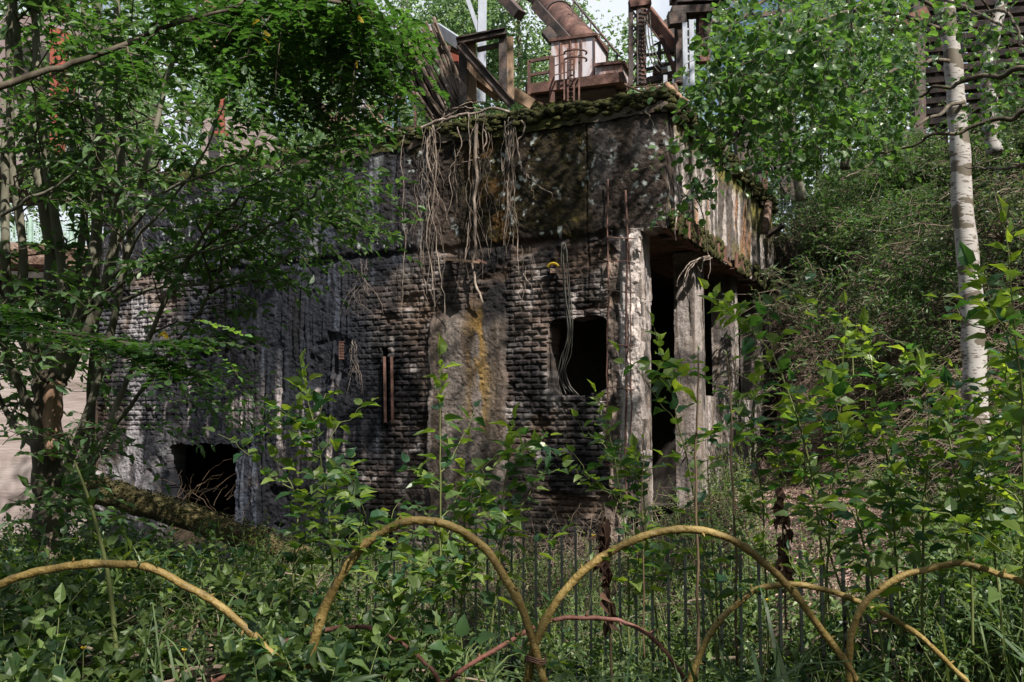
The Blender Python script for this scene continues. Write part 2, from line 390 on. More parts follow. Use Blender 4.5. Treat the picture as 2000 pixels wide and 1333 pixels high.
n1 = fbm(X, Y, 1.6, 5, 41)[..., None]; n2 = fbm(X, Y, 6, 4, 43)[..., None]
soil = np.array([.018, .014, .010])+n2*np.array([.03, .022, .016])
lit = np.array([.10, .07, .06])+n2*np.array([.15, .11, .095])
PC = X-2.35-(Y-6.5)*.22
pathm = ((1-sst(.45, .95, np.abs(PC)))*sst(5.2, 6.2, Y)*(1-sst(16, 18, Y)))[..., None]*sst(.25, .5, n1)
cl = soil*(1-pathm)+lit*pathm
gm = MB().add(np.stack([X, Y, H], -1), Fq)
gm.build('ground', M['ground'], smooth=True, col=cl.reshape(-1, 3), kind='structure')

# ------------------------------------------------------------------ the ruined building
bld = thing('ruined_building', 'stained brick and concrete ruin with a square window hole and overhanging mossy roof slab', 'ruin', C0)
def surf(name, o, e1, e2, n, w_, h_, res, disp, colf, hole=None, depth=.3, parent=None, mat='wall'):
    nu = int(w_/res)+1; nv = int(h_/res)+1
    a = np.linspace(0, w_, nu); b = np.linspace(0, h_, nv); A, B = np.meshgrid(a, b, indexing='ij')
    d = disp(A, B); V = o+A[..., None]*e1+B[..., None]*e2+d[..., None]*n
    ids = np.arange(A.size).reshape(A.shape)
    q = np.stack([ids[:-1, :-1], ids[1:, :-1], ids[1:, 1:], ids[:-1, 1:]], -1)
    fl = np.dot(np.cross(e1, e2), n) < 0
    ca = (A[:-1, :-1]+A[1:, 1:])/2; cb = (B[:-1, :-1]+B[1:, 1:])/2
    keep = np.ones(ca.shape, bool) if hole is None else ~hole(ca, cb)
    col = colf(A, B, d).reshape(-1, 3)
    mb = MB(); fq = q[keep]
    if fl: fq = fq[:, ::-1]
    # rim: edges between kept and removed cells, pushed inwards
    K = np.zeros((keep.shape[0]+2, keep.shape[1]+2), bool); K[1:-1, 1:-1] = keep
    ed = []
    for (di, dj, i0, i1) in ((-1, 0, 0, 3), (1, 0, 1, 2), (0, -1, 0, 1), (0, 1, 3, 2)):
        nb = K[1+di:K.shape[0]-1+di, 1+dj:K.shape[1]-1+dj]
        m = keep & ~nb
        ed.append(np.stack([q[m][:, i0], q[m][:, i1]], 1))
    ed = np.concatenate(ed); uniq, inv = np.unique(ed, return_inverse=True); inv = inv.reshape(ed.shape)
    Vf = V.reshape(-1, 3); nb_ = len(Vf)
    V2 = np.concatenate([Vf, Vf[uniq]-n*depth*.35, Vf[uniq]-n*depth])
    k = len(uniq)
    r1 = np.stack([ed[:, 0], ed[:, 1], nb_+inv[:, 1], nb_+inv[:, 0]], 1)
    r2 = np.stack([nb_+inv[:, 0], nb_+inv[:, 1], nb_+k+inv[:, 1], nb_+k+inv[:, 0]], 1)
    mb.add(V2, [fq, r1, r2])
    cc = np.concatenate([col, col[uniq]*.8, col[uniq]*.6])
    return mb.build(name, M[mat], parent, smooth=False, col=cc)

WU = 9.45; Z0 = -1.0
wu0, wz0 = face_uz(1187, 617); wu1, wz1 = face_uz(1070, 772)
ou0, oz0 = face_uz(462, 872); ou1, oz1 = face_uz(322, 1030)
pu0, _ = face_uz(990, 800); pu1, _ = face_uz(842, 800)
def bricks(u, z, bl=.24, bh=.076):
    row = np.floor(z/bh); off = (row % 2)*.5
    x = u/bl+off; ci = np.floor(x)
    fx = (x-ci)*bl; fz = (z/bh-row)*bh
    m = .019
    e = np.minimum(np.minimum(fx, bl-fx)*.62, np.minimum(fz, bh-fz))
    h = ((ci*12.9898+row*78.233)); h = np.modf(np.abs(np.sin(h)*43758.5453))[0]
    return sst(m*.35, m*1.1, e), h
def wall_masks(u, z):
    wn = (fbm(u, z, 1.3, 4, 71)-.5); wn2 = (fbm(u, z, 4, 4, 72)-.5)
    upper = sst(-.05, .03, z-ZB+.12*wn2+.05*wn)
    pil = sst(pu0-.03, pu0+.03, u+.16*wn2)*(1-sst(pu1-.03, pu1+.03, u+.16*wn2))*(1-sst(2.2, 2.5, z+.6*wn))
    bA = sst(pu1-.1, pu1+.1, u)*(1-sst(4.2, 4.9, u+1.0*wn))*(1-upper)
    bB = sst(.72, .85, u+.1*wn2)*(1-sst(pu0, pu0+.05, u))*(1-upper)
    bC = sst(6.2, 7.8, u+1.6*wn)*(1-upper)*sst(.6, 1.2, z)*.8
    rough = sst(.56, .70, fbm(u, z, .9, 4, 77))           # render still clinging on
    bA2 = sst(pu0-.05, pu1+.1, u)*(1-sst(4.2, 4.8, u))*sst(2.3, 2.6, z+.6*wn)*(1-upper)*.8
    brick = np.clip(np.maximum.reduce([bA, bB, bC, bA2]), 0, 1)*(1-.75*rough)
    return upper, pil, np.clip(brick, 0, 1)*(1-pil), wn, wn2
def fw_disp(A, B):
    u, z = A, B+Z0; upper, pil, brick, wn, wn2 = wall_masks(u, z)
    bm, bh = bricks(u+.01*wn2+.015*(fbm(u, z, 2, 2, 8)-.5), z+.008*wn2+.02*(fbm(u, z*2, .8, 2, 9)-.5))
    fine = fbm(u, z, 14, 4, 15)-.5
    d = .02*wn*2+.02*wn2+.022*fine
    tar = sst(4.2, 4.9, u)*(1-upper)
    d = d+tar*.035*(fbm(u*2.2, z*.9, 3, 4, 22)-.5)
    drip = fbm(u*9, z*.8, 1, 3, 25)
    d = d+tar*.04*sst(.5, .8, drip)
    d = d*(1-.6*pil)+brick*(bm*.024+(bh-.5)*.017-.008)+.07*pil
    d = d+upper*(.028+.02*(fbm(u*.8, z*3, 2, 4, 29)-.5))
    d = d-.05*sst(.62, .74, fbm(u, z*1.4, 1.7, 4, 55))*(1-pil)*(1-upper*.6)      # spalled hollows
    d = d+.045*(fbm(u, z, 3.2, 4, 56)-.5)*(1-.7*pil)+.018*(fbm(u, z, 26, 2, 58)-.5)
    d = d+.05*((u < .75) & (z < ZB))*sst(.45, .6, fbm(u*3, z, 2.2, 4, 57))
    ledge = np.exp(-((z-ZB+.04)/.05)**2); d = d-.03*ledge
    # formwork joints on the upper slab
    for uu in (1.02,): d = d-.03*np.exp(-((u-uu-.01*wn2)/.012)**2)*sst(ZB-1.2, ZB, z)
    return d
def mixc(c, new, m): return c*(1-m[..., None])+np.asarray(new)*m[..., None]
def fw_col(A, B, d):
    u, z = A, B+Z0; upper, pil, brick, wn, wn2 = wall_masks(u, z)
    bm, bh = bricks(u+.01*wn2+.015*(fbm(u, z, 2, 2, 8)-.5), z+.008*wn2+.02*(fbm(u, z*2, .8, 2, 9)-.5))
    n = fbm(u, z, 3, 5, 81); f = fbm(u, z, 22, 3, 82); g = fbm(u, z, .8, 4, 83)
    c = np.zeros(u.shape+(3,))+np.array([.072, .062, .057])
    c = c*(.55+.9*n[..., None])
    bc = np.stack([.058+.085*bh, .050+.064*bh, .047+.054*bh], -1)*(.5+.9*f[..., None])*(.35+1.2*sst(.35, .62, fbm(u, z, 1.9, 4, 801))[..., None])
    c = c*(1-brick[..., None])+bc*brick[..., None]
    c = mixc(c, [.22, .20, .18], brick*(1-bm)*sst(.45, .6, n)*.5)            # pale joints
    c = mixc(c, [.44, .41, .40], brick*sst(.54, .68, fbm(u*2.2, z*1.6, 2.2, 5, 84))*.8*(.35+.65*bh))  # efflorescence, brightened in place of weak sun patches
    # blue-black tar on the left
    tar = sst(3.9, 5.0, u+1.1*wn)*(1-sst(7.3, 8.4, u+1.2*wn))
    tar = np.maximum(tar*.97, .9*sst(3.4, 4.0, u+wn)*sst(.36, .50, g))
    tar = np.maximum(tar, .75*upper*sst(3.0, 3.7, u+.5*wn))
    tc_ = np.stack([.020+.022*f, .0225+.024*f, .030+.030*f], -1)
    c = c*(1-tar[..., None])+tc_*tar[..., None]
    stre = fbm(u*9, z*.55, 1, 4, 86)
    lowp = sst(4.0, 5, u)*(1-sst(1.3, 2.2, z+.8*wn))*sst(-.1, .4, z+.4*wn)
    c = mixc(c, [.50, .44, .42], lowp*sst(.5, .64, stre)*sst(.45, .62, fbm(u, z, 1.7, 3, 87))*.8)
    c = mixc(c, [.17, .19, .23], sst(.63, .75, stre)*tar*.35)
    # pale bleached far left
    fl = sst(7.2, 8.6, u+1.2*wn)*(1-upper)
    c = mixc(c, np.array([.28, .27, .28]), fl*sst(.46, .64, fbm(u*1.5, z*.7, 2, 4, 88)))
    # pilaster
    pc = np.stack([.19+.12*f, .17+.10*f, .155+.09*f], -1)*(.25+1.15*fbm(u*6, z*.7, 1, 4, 90)[..., None])
    c = c*(1-pil[..., None])+pc*pil[..., None]
    c = mixc(c, [.09, .07, .055], pil*sst(.5, .62, fbm(u*3, z*.6, 1.5, 4, 91))*.7)
    ys = np.exp(-((u-2.52-.05*wn)/.16)**2)*sst(.7, 1.1, z)*(1-sst(2.5, 2.75, z))
    c = mixc(c, [.30, .19, .03], ys*sst(.40, .60, fbm(u*3, z*1.2, 2.5, 4, 92))*.6)
    # upper band: dark, moss
    uc = np.stack([.050+.07*f, .040+.056*f, .034+.048*f], -1)*(.2+1.3*fbm(u, z*.8, 2.4, 5, 93)[..., None])
    c = c*(1-(upper*(1-tar))[..., None])+uc*(upper*(1-tar))[..., None]
    mo = upper*sst(.85, 1.15, u+.3*wn)*(1-sst(2.5, 2.95, u+.4*wn))
    mo = mo*sst(.28, .5, fbm(u, z, 2.6, 5, 94)+.16*sst(4.0, 5, z))
    mo = np.maximum(mo, sst(4.55, 4.85, z+.5*wn2+.35*wn)*.95)
    mc = np.stack([.016+.06*f*f*1.4, .014+.048*f*f*1.4, .007+.008*f], -1)
    mo = mo*(.6+.4*sst(.4, .6, fbm(u, z, 9, 3, 941)))
    c = c*(1-mo[..., None])+mc*mo[..., None]
    c = mixc(c, [.14, .085, .03], upper*sst(1.9, 2.2, u)*(1-sst(2.5, 2.9, u))*sst(.52, .66, fbm(u, z, 3.2, 4, 95))*.6)
    gr = upper*sst(.02, .2, u)*(1-sst(.85, 1.05, u))
    c = mixc(c, [.13, .12, .115], gr*sst(.44, .66, fbm(u*1.2, z, 3.2, 5, 96))*.75)
    c = mixc(c, [.40, .43, .42], upper*sst(.66, .74, fbm(u, z*.8, 16, 3, 97))*sst(.5, .62, fbm(u, z*.6, 2, 3, 971))*.8)                 # lichen spots
    c = mixc(c, [.27, .28, .29], upper*sst(3.0, 3.6, u)*sst(.60, .74, fbm(u*5, z*.6, 1, 4, 98))*.55)
    c = mixc(c, [.020, .020, .024], (1-upper)*(1-.7*pil)*sst(.50, .66, fbm(u*2.6, z*.7, 1.1, 5, 881))*.8)      # soot runs
    # corner post, pale plaster
    cp_ = (1-sst(.56, .66, u+.05*wn2))*(1-upper)
    c = mixc(c, [.46, .42, .40], cp_*sst(.25, .5, fbm(u*5, z*.8, 1.2, 4, 99)))
    cq = sst(.56, .66, u+.04*wn2)*(1-sst(.74, .85, u+.06*wn2))*(1-upper)
    c = mixc(c, [.24, .2, .175], cq*sst(.35, .6, fbm(u, z, 6, 4, 100)))
    hol = sst(.62, .74, fbm(u, z*1.4, 1.7, 4, 55))*(1-pil)
    c = mixc(c, [.16, .115, .085], hol*(1-upper)*.45*(1-tar))
    return np.clip(c**1.38*1.22, .003, .8)  # contrast curve lifts efflorescence and joints to imitate sun patches
def fw_hole(u, B):
    z = B+Z0; wn2 = (fbm(u, z, 5, 4, 72)-.5)*.10
    cx, cz = (wu0+wu1)/2, (wz0+wz1)/2; hw, hh = (wu1-wu0)/2, (wz0-wz1)/2
    qx = np.maximum(np.abs(u-cx)-hw+.14, 0); qz = np.maximum(np.abs(z-cz)-hh+.14, 0)
    win = (np.sqrt(qx*qx+qz*qz)+wn2*.6 < .14)
    cx, cz = (ou0+ou1)/2, (oz0+oz1)/2; hw, hh = (ou1-ou0)/2, (oz0-oz1)/2+.15
    qx = np.maximum(np.abs(u-cx)-hw+.2, 0); qz = np.maximum(np.abs(z-cz+.12)-hh+.2, 0)
    op = (np.sqrt(qx*qx+qz*qz)+wn2*1.2 < .2)
    corner = (z < ZB-.02+wn2*.3) & (u < .34+wn2*.25)
    top = z > ZT+.10*(fbm(u, u*0, 2.2, 4, 61)-.6)*1.6-.05*np.abs(fbm(u, u*0, 9, 3, 62)-.5)
    small = (np.abs(u-3.98) < .05) & (z > .95) & (z < 2.05)
    return win | op | corner | top | small
ez = np.array([0, 0, 1.0])
fwall = surf('front_wall', uvw(0, 0, Z0), EU, ez, NL, WU, ZT-Z0+.05, .012, fw_disp, fw_col, fw_hole, .38, bld)

# side of the roof slab, facing the path
SV = 6.6
def sd_disp(A, B):
    st = fbm(A*7, B*.7, 1, 4, 111); return .09*(st-.5)+.05*(fbm(A, B, 2, 4, 112)-.5)+.03*(fbm(A, B, 12, 3, 113)-.5)
def sd_col(A, B, d):
    f = fbm(A, B, 20, 3, 121)[..., None]; st = fbm(A*8, B*.45, 1, 5, 122)
    c = np.zeros(A.shape+(3,))+np.array([.05, .04, .033])+f*.05
    c = mixc(c, [.36, .32, .30], sst(.47, .62, st)*.8)
    c = mixc(c, [.24, .12, .06], sst(.58, .7, fbm(A*6+3, B*.5, 1, 4, 123))*.8)
    c = mixc(c, [.10, .085, .03], (1-sst(.2, .6, B+A*.0))*sst(.5, .62, fbm(A*3, B, 1.5, 3, 124))*.8)
    lo = fbm(A, B, 1.5, 4, 125)
    m = sst(1.15, 1.45, B+.7*(lo-.5))
    m = np.maximum(m, sst(4.0, 5.0, A)*sst(.6, 1.1, B)*.8)
    mc = np.stack([.04+.09*f[..., 0]**2*2, .038+.08*f[..., 0]**2*2, .012+.01*f[..., 0]], -1)
    return np.clip(c*(1-m[..., None])+mc*m[..., None], .004, .8)
def sd_hole(v, B):
    top = B > ZT-ZB+.10*(fbm(v, v*0, 1.7, 4, 131)-.7)*1.8
    bot = B < .16*sst(.55, .8, fbm(v, v*0, 3.1, 3, 132))
    return top | bot
surf('roof_slab_side', uvw(0, 0, ZB), EV, ez, NR, SV, ZT-ZB+.05, .0165, sd_disp, sd_col, sd_hole, .3, bld)
# underside of the overhang and mossy top
def so_col(A, B, d):
    f = fbm(A, B, 9, 4, 141)[..., None]
    return np.array([.05, .033, .02])+f*np.array([.17, .10, .055])+0*A[..., None]
surf('soffit', uvw(0, .0, ZB), EU, EV, -ez, 1.2, SV, .03, lambda A, B: .03*(fbm(A, B, 2, 4, 142)-.5)-.05*sst(.5, .6, fbm(A*.2, B, 1.3, 2, 143)), so_col, None, .05, bld)
def tp_col(A, B, d):
    f = fbm(A, B, 14, 4, 151)[..., None]; m = sst(.4, .6, fbm(A, B, 1.3, 3, 152))[..., None]
    return (np.array([.025, .027, .010])+f*np.array([.06, .06, .012]))*(1-m)+(np.array([.09, .065, .045])+f*.06)*m
def tp_disp(A, B):
    e = np.minimum(A, B)
    return -.16*np.exp(-e/.10)+.10*fbm(A, B, 1.6, 4, 153)+.05*fbm(A, B, 8, 3, 154)-.03
surf('mossy_top', uvw(-.04, -.05, ZT), EU, EV, ez, WU+.04, SV+.2, .03, tp_disp, tp_col, None, .12, bld)
# moss cushions over the rim
mb = MB()
for e0, e1, nrmv, L_ in ((uvw(-.03, -.04, ZT), EU, NL, 9.3), (uvw(-.04, -.03, ZT), EV, NR, 6.5)):
    n = 900
    a = RNG.random(n)*L_; den = fbm(a, a*0, .9, 3, 161)
    a = a[(den > .42) | (RNG.random(n) < .25)]
    if L_ > 9: a = a[(a < 3.1) | (RNG.random(len(a)) < .35)]
    for x in a:
        r = RNG.uniform(.02, .065); c = e0+e1*x+ez*(RNG.uniform(-.22, .04)*RNG.random()+.0)+nrmv*RNG.uniform(0, .035)
        th = np.linspace(0, math.pi, 5); ph = np.arange(7)/7*2*math.pi
        V = [c+r*np.array([math.sin(t)*math.cos(p)*1.5, math.sin(t)*math.sin(p)*1.1, math.cos(t)*.75])*RNG.uniform(.75, 1.2) for t in th for p in ph]
        idx = np.arange(35).reshape(5, 7); b_ = np.roll(idx, -1, 1)
        mb.add(V, np.stack([idx[:-1], b_[:-1], b_[1:], idx[1:]], -1).reshape(-1, 4)[:, ::-1])
for x in RNG.random(420)*6.4:
    if fbm(np.array([x]), np.array([0.]), 1.6, 3, 171)[0] < .47: continue
    r = RNG.uniform(.015, .05); c = uvw(-.06, x, ZB+RNG.uniform(-.05, .22)); th = np.linspace(0, math.pi, 5); ph = np.arange(7)/7*2*math.pi
    V = [c+r*np.array([math.sin(t)*math.cos(p), math.sin(t)*math.sin(p)*1.2, math.cos(t)*1.3])*RNG.uniform(.7, 1.2) for t in th for p in ph]
    idx = np.arange(35).reshape(5, 7); b_ = np.roll(idx, -1, 1); mb.add(V, np.stack([idx[:-1], b_[:-1], b_[1:], idx[1:]], -1).reshape(-1, 4)[:, ::-1])
mb.build('moss_cushions', M['moss'], bld, smooth=True)
# columns behind the overhang
S_ = .22
def column_(name, v0, v1, u0, u1, z0, z1, seed, pale):
    def dd(A, B): return .05*(fbm(A*4+seed, B*.8, 2, 4, seed)-.5)+.02*(fbm(A, B+seed, 12, 3, seed)-.5)
    def cf(A, B, d):
        st = fbm(A*9+seed, B*.6, 1, 5, seed+3); f = fbm(A, B, 22, 3, seed+1)[..., None]
        c = np.array([.10, .075, .058])+f*.09+0*A[..., None]
        c = mixc(c, [.31, .28, .27], sst(.42, .62, st)*pale)
        return mixc(c, [.03, .028, .03], sst(.55, .66, fbm(A, B, 2.2, 4, seed+5))*.7)
    o = thing(name, None, None, uvow(u0, v0, z0)); o.parent = bld; o.location = Vector(uvow(u0, v0, z0)-C0)
    surf('column_face', uvw(u0, v0, z0), EU, ez, NL, u1-u0, z1-z0, .02, dd, cf, None, .05, o)
    surf('column_face', uvw(u0, v0, z0), EV, ez, NR, v1-v0, z1-z0, .02, dd, cf, None, .05, o)
    surf('column_face', uvw(u0, v1, z0), EU, ez, -NL, u1-u0, z1-z0, .03, dd, cf, None, .05, o)
    surf('column_face', uvw(u1, v0, z0), EV, ez, -NR, v1-v0, z1-z0, .03, dd, cf, None, .05, o)
def uvow(u, v, z): return uvw(u, v, z)
column_('column', .02, .36, S_+.12, .60, -.5, ZB+.02, 201, .9)
column_('column', 1.95, 2.5, S_, .50, -.5, ZB+.02, 211, .55)
column_('column', 4.1, 4.6, S_, .52, -.5, ZB+.02, 221, .6)
column_('column', 6.1, 6.6, S_, .52, -.5, ZB+.02, 231, .35)
column_('low_wall', 2.5, 6.1, S_+.04, .42, -.5, 1.42, 241, .85)
# dark shell behind
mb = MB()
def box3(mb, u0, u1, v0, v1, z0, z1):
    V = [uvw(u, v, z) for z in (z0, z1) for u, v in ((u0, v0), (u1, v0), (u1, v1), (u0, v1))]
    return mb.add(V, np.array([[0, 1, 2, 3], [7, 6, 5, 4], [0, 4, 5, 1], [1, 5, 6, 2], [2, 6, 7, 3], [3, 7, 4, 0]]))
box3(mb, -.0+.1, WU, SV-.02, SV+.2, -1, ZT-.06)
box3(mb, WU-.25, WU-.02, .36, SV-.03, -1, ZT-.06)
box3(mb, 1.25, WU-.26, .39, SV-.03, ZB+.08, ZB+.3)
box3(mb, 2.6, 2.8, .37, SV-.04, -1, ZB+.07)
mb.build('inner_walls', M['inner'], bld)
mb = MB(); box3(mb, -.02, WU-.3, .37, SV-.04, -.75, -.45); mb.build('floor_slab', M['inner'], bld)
# rusty steel edging under the slab side
for v0, v1 in ((.02, 1.62), (1.95, 2.75), (3.3, 3.9)):
    mb = MB(); beam(mb, uvw(-.06, v0, ZB+.10), uvw(-.06, v1, ZB+.08), .02, .24); beam(mb, uvw(.02, v0, ZB-.03), uvw(.02, v1, ZB-.05), .12, .012)
    mb.build('steel_edging', M['rustl'], bld, label='rust streaked steel plate on the slab edge')
# exposed reinforcement on the corner
for px, y0, y1, r in ((1222, 372, 1010, .014), (1187, 350, 900, .009), (1231, 470, 940, .008)):
    P = wiggle(np.array([on_face(px+random.uniform(-1.5, 1.5), y, .085) for y in np.linspace(y0, y1, 14)]), .03, .5, px)
    tubes(MB_ := MB(), P, r, 6, True); MB_.build('reinforcing_bar', M['rust'], bld, True)
for y in (465, 510, 568, 672, 757, 908, 912):
    P = np.array([on_face(px, y+random.uniform(-2, 2)+(px-1180)*.06, .09) for px in (1183, 1200, 1222, 1240)])
    tubes(MB_ := MB(), P, .007, 5, True); MB_.build('stirrup', M['rust'], bld, True)
# rusty rails beside the slot in the brick wall
for px in (751, 765):
    mb = MB(); beam(mb, on_face(px, 697, .05), on_face(px+2, 826, .05), .035, .04); mb.build('slot_rail', M['rust'], bld)
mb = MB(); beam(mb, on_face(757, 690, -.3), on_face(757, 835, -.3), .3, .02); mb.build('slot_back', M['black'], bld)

# things fixed on or hanging down the wall
cb = thing('cable_bundle', 'bundle of grey cables hanging down the wall into the window hole', 'cables', on_face(1105, 475, .05))
for k in range(5):
    j = (k-2)*3.2
    pts = [(1101+j*.4, 474), (1102+j, 505), (1105+j, 560), (1109+j*1.1, 610), (1113+j*.8, 655), (1106+j*1.3, 690), (1099+j*1.2, 725), (1102+j*1.6, 750), (1114+j*2.6, 768+abs(j))]
    P = smooth_path(np.array([on_face(x, y, .10+.02*math.sin(k+y*.02)) for x, y in pts]), 40)
    tubes(mb := MB(), wiggle(P, .02, .25, 700+k), .0062, 6, True); mb.build('cable', M['cable'], cb, True)
pk = thing('plank_bracket', 'weathered wooden plank sticking out of the brick wall among the roots', 'plank', on_face(905, 508, .1))
mb = MB(); beam(mb, on_face(872, 507, .03), on_face(930, 512, .30), .11, .03); mb.build('plank', M['wood'], pk)
mb = MB(); beam(mb, on_face(932, 508, .16), on_face(950, 515, .02), .02, .03); mb.build('bracket_arm', M['rust'], pk)
lh = thing('wall_lamp_holder', 'broken yellow rimmed lamp holder on the wall left of the cables', 'lamp holder', on_face(1080, 525, .08))
mb = MB(); c = on_face(1080, 524, .10)
an = np.linspace(.2, 2.9, 12); P = np.stack([c+EU*-.0+np.array([0, 0, 1])*.06*math.sin(a)+EU*.075*math.cos(a) for a in an])
tubes(mb, P, .018, 6, True); mb.build('rim', M['yellow'], lh, True)
mb = MB(); beam(mb, on_face(1080, 529, .02), on_face(1080, 529, .12), .07, .06); mb.build('holder_body', M['rotten'], lh)
for i, (x, y) in enumerate(((667, 668),)):
    mb = MB()
    for k in range(3): beam(mb, on_face(x+k*3.5-4, y, .05), on_face(x+k*3.5-4, y+34, .05), .010, .012)
    for k in range(7): beam(mb, on_face(x-5, y+k*5.5, .055), on_face(x+5, y+k*5.5, .055), .012, .010)
    mb.build('rusty_grille', M['rustl'], label='small rusty red grille set in the black wall under a fern tuft', cat='grille')

# ------------------------------------------------------------------ roots
def strand(mb, pts, r0, r1, off=.08, n=26, amp=.02, seed=0):
    P = smooth_path(np.array([on_face(x, y, off) for x, y in pts]), n)
    P = wiggle(P, amp*1.5, .45, seed); P = wiggle(P, amp*.5, 1.3, seed+9); tubes(mb, P, (np.linspace(r0, r1, n)*.8*(1+.25*(fbm(np.arange(n), np.zeros(n), .6, 2, seed)-.5)))[None], 6)
def clump(label, cx, y0, y1, wid, n, main, r=.011, seed=0, taperw=.6):
    t = thing('hanging_roots', label, 'roots', on_face(cx, y0, .08), 'roots hanging over the wall edge')
    if main:
        mb = MB()
        for k, (pts, r0, r1) in enumerate(main): strand(mb, pts, r0, r1, .10, 34, .02, seed+k)
        mb.build('main_root', M['root'], t, True)
    mb = MB(); rs = np.random.default_rng(seed)
    for k in range(int(n*.55)):
        x = cx+rs.normal(0, wid*.4); e = y1-rs.random()**1.6*(y1-y0)*.75
        pts = [(x, y0+rs.uniform(-4, 6))]; m = int((e-y0)/45)+2
        for j in range(1, m+1):
            x += rs.normal(0, wid*.27)+(cx-x)*.10; pts.append((x, y0+(e-y0)*j/m))
        strand(mb, pts, r*rs.uniform(.25, .85), .002, rs.uniform(.05, .14), 26, .022, seed+100+k)
        if rs.random() < .5 and len(pts) > 3:
            q = pts[len(pts)//2]; sx = rs.choice([-1, 1])
            strand(mb, [q, (q[0]+sx*wid*.5, q[1]+25), (q[0]+sx*wid*.8, q[1]+60)], .005, .002, .07, 10, .015, seed+300+k)
    mb.build('fine_roots', M['root'], t, True)
clump('dense mat of thin pale roots hanging left of the thick root, ending in a brush', 843, 250, 640, 30, 34,
      [([(862, 250), (842, 262), (836, 300), (848, 350), (842, 400), (835, 450), (842, 520), (850, 600)], .020, .008),
       ([(845, 245), (851, 300), (849, 345), (838, 390), (848, 440), (858, 510), (868, 580), (874, 640)], .016, .005)], .011, 1)
clump('thick pale root running straight down the wall past the plank', 932, 222, 560, 26, 20,
      [([(945, 222), (934, 250), (928, 300), (930, 350), (927, 420), (929, 470), (926, 500), (924, 530), (932, 560), (944, 592)], .036, .018),
       ([(938, 232), (948, 262), (943, 300), (930, 312), (905, 318), (884, 325)], .014, .006),
       ([(946, 330), (935, 360), (922, 395), (914, 470), (904, 520), (893, 560), (888, 590)], .014, .005)], .010, 30)
clump('bunch of parallel roots with a dry grassy brush, rightmost of the big clusters', 996, 232, 500, 17, 26,
      [([(999, 226), (996, 270), (996, 320), (994, 360), (990, 400), (986, 440), (984, 480)], .016, .006),
       ([(1005, 226), (1002, 290), (1001, 340), (1002, 400), (1010, 470), (1014, 560)], .013, .004),
       ([(1018, 236), (1025, 250), (1022, 262), (1012, 275), (1012, 300), (1018, 330), (1035, 345), (1055, 365), (1078, 378), (1076, 392)], .017, .008),
       ([(1018, 328), (1030, 348), (1040, 370), (1040, 388)], .009, .004)], .010, 60)
clump('single long thin root trailing down between tar stains', 786, 268, 620, 6, 3, [([(790, 265), (784, 300), (787, 380), (785, 430), (792, 480), (788, 560), (786, 620)], .009, .003)], .006, 90)
clump('slender forked root between the mat and the thick root', 889, 245, 430, 8, 3, [([(893, 242), (900, 270), (898, 295), (884, 320), (877, 350), (882, 385), (872, 430)], .012, .004)], .006, 120)
clump('roots trailing from the wall beneath the left foliage', 655, 300, 500, 22, 10, [([(668, 290), (662, 340), (655, 380), (660, 430)], .016, .005)], .007, 140)
clump('short twisted roots dangling beside the window side wall', 1035, 480, 640, 30, 9, None, .006, 160)
clump('fine roots in the wall pocket under the grille', 690, 665, 770, 16, 10, None, .006, 180)
clump('dry fibrous roots on the black wall below the leaves', 700, 510, 620, 40, 14, None, .005, 200)
clump('thin roots dangling over the far left wall behind the stems', 250, 430, 560, 30, 12, None, .01, 230)
# roots off the slab edge over the doorway
def on_side(px, py, off=.1):
    r = ray(px, py); o = np.array([0, 0, EYE]); p0 = C0+NR*off
    return o+r*(np.dot(p0-o, NR)/np.dot(r, NR))
t = thing('hanging_roots', 'twisted roots hanging from the slab edge over the dark doorway', 'roots', on_side(1380, 500), 'roots hanging over the wall edge')
mb = MB()
for k, pts in enumerate(([(1345, 300), (1352, 350), (1338, 380), (1322, 430), (1320, 470)], [(1352, 380), (1368, 410), (1378, 460), (1386, 510), (1384, 545)],
                         [(1385, 500), (1362, 508), (1345, 525), (1335, 560), (1345, 590)], [(1388, 503), (1366, 505), (1345, 515), (1330, 535), (1322, 560)],
                         [(1384, 502), (1358, 514), (1342, 540), (1340, 570)], [(1390, 505), (1375, 510), (1368, 530), (1362, 520)])):
    P = wiggle(smooth_path(np.array([on_side(x, y, .14) for x, y in pts]), 24), .02, .4, 400+k)
    tubes(mb, P, np.linspace(.02 if k < 1 else .011, .004, 24)[None], 6)
mb.build('main_root', M['root'], t, True)
# horizontal root on the rim and stump
t = thing('surface_root', 'long bare root lying along the roof edge above the hanging clusters', 'root', on_face(900, 230, 0))
mb = MB()
for k, (pts, r0, r1) in enumerate((([(800, 262), (850, 240), (880, 232), (915, 222), (960, 212), (1000, 222), (1025, 234)], .03, .02),
        ([(820, 262), (850, 252), (880, 228), (905, 205), (930, 200)], .014, .006), ([(700, 240), (735, 238), (790, 262), (812, 268)], .022, .01),
        ([(860, 238), (888, 214), (915, 210), (950, 216)], .012, .006), ([(640, 262), (690, 272), (735, 262), (770, 250)], .012, .006),
        ([(868, 200), (872, 215), (862, 240), (852, 262)], .012, .007))):
    strand(mb, pts, r0, r1, .07, 30, .025, 500+k)
mb.build('root_stem', M['root'], t, True)
st = thing('rotten_stump', 'rotten fallen stump on the left roof edge under the robinia leaves', 'stump', on_face(680, 262, -.1))
P = smooth_path([on_face(618, 222, -.3), on_face(650, 240, -.25), on_face(690, 256, -.2), on_face(725, 268, -.15)], 14)
tubes(mb := MB(), wiggle(P, .05, .9, 77), (np.array([.05, .15, .17, .16, .17, .14, .15, .13, .12, .12, .10, .09, .07, .03]))[None], 12, True)
mb.build('log', M['rotten'], st, False)
mb = MB()
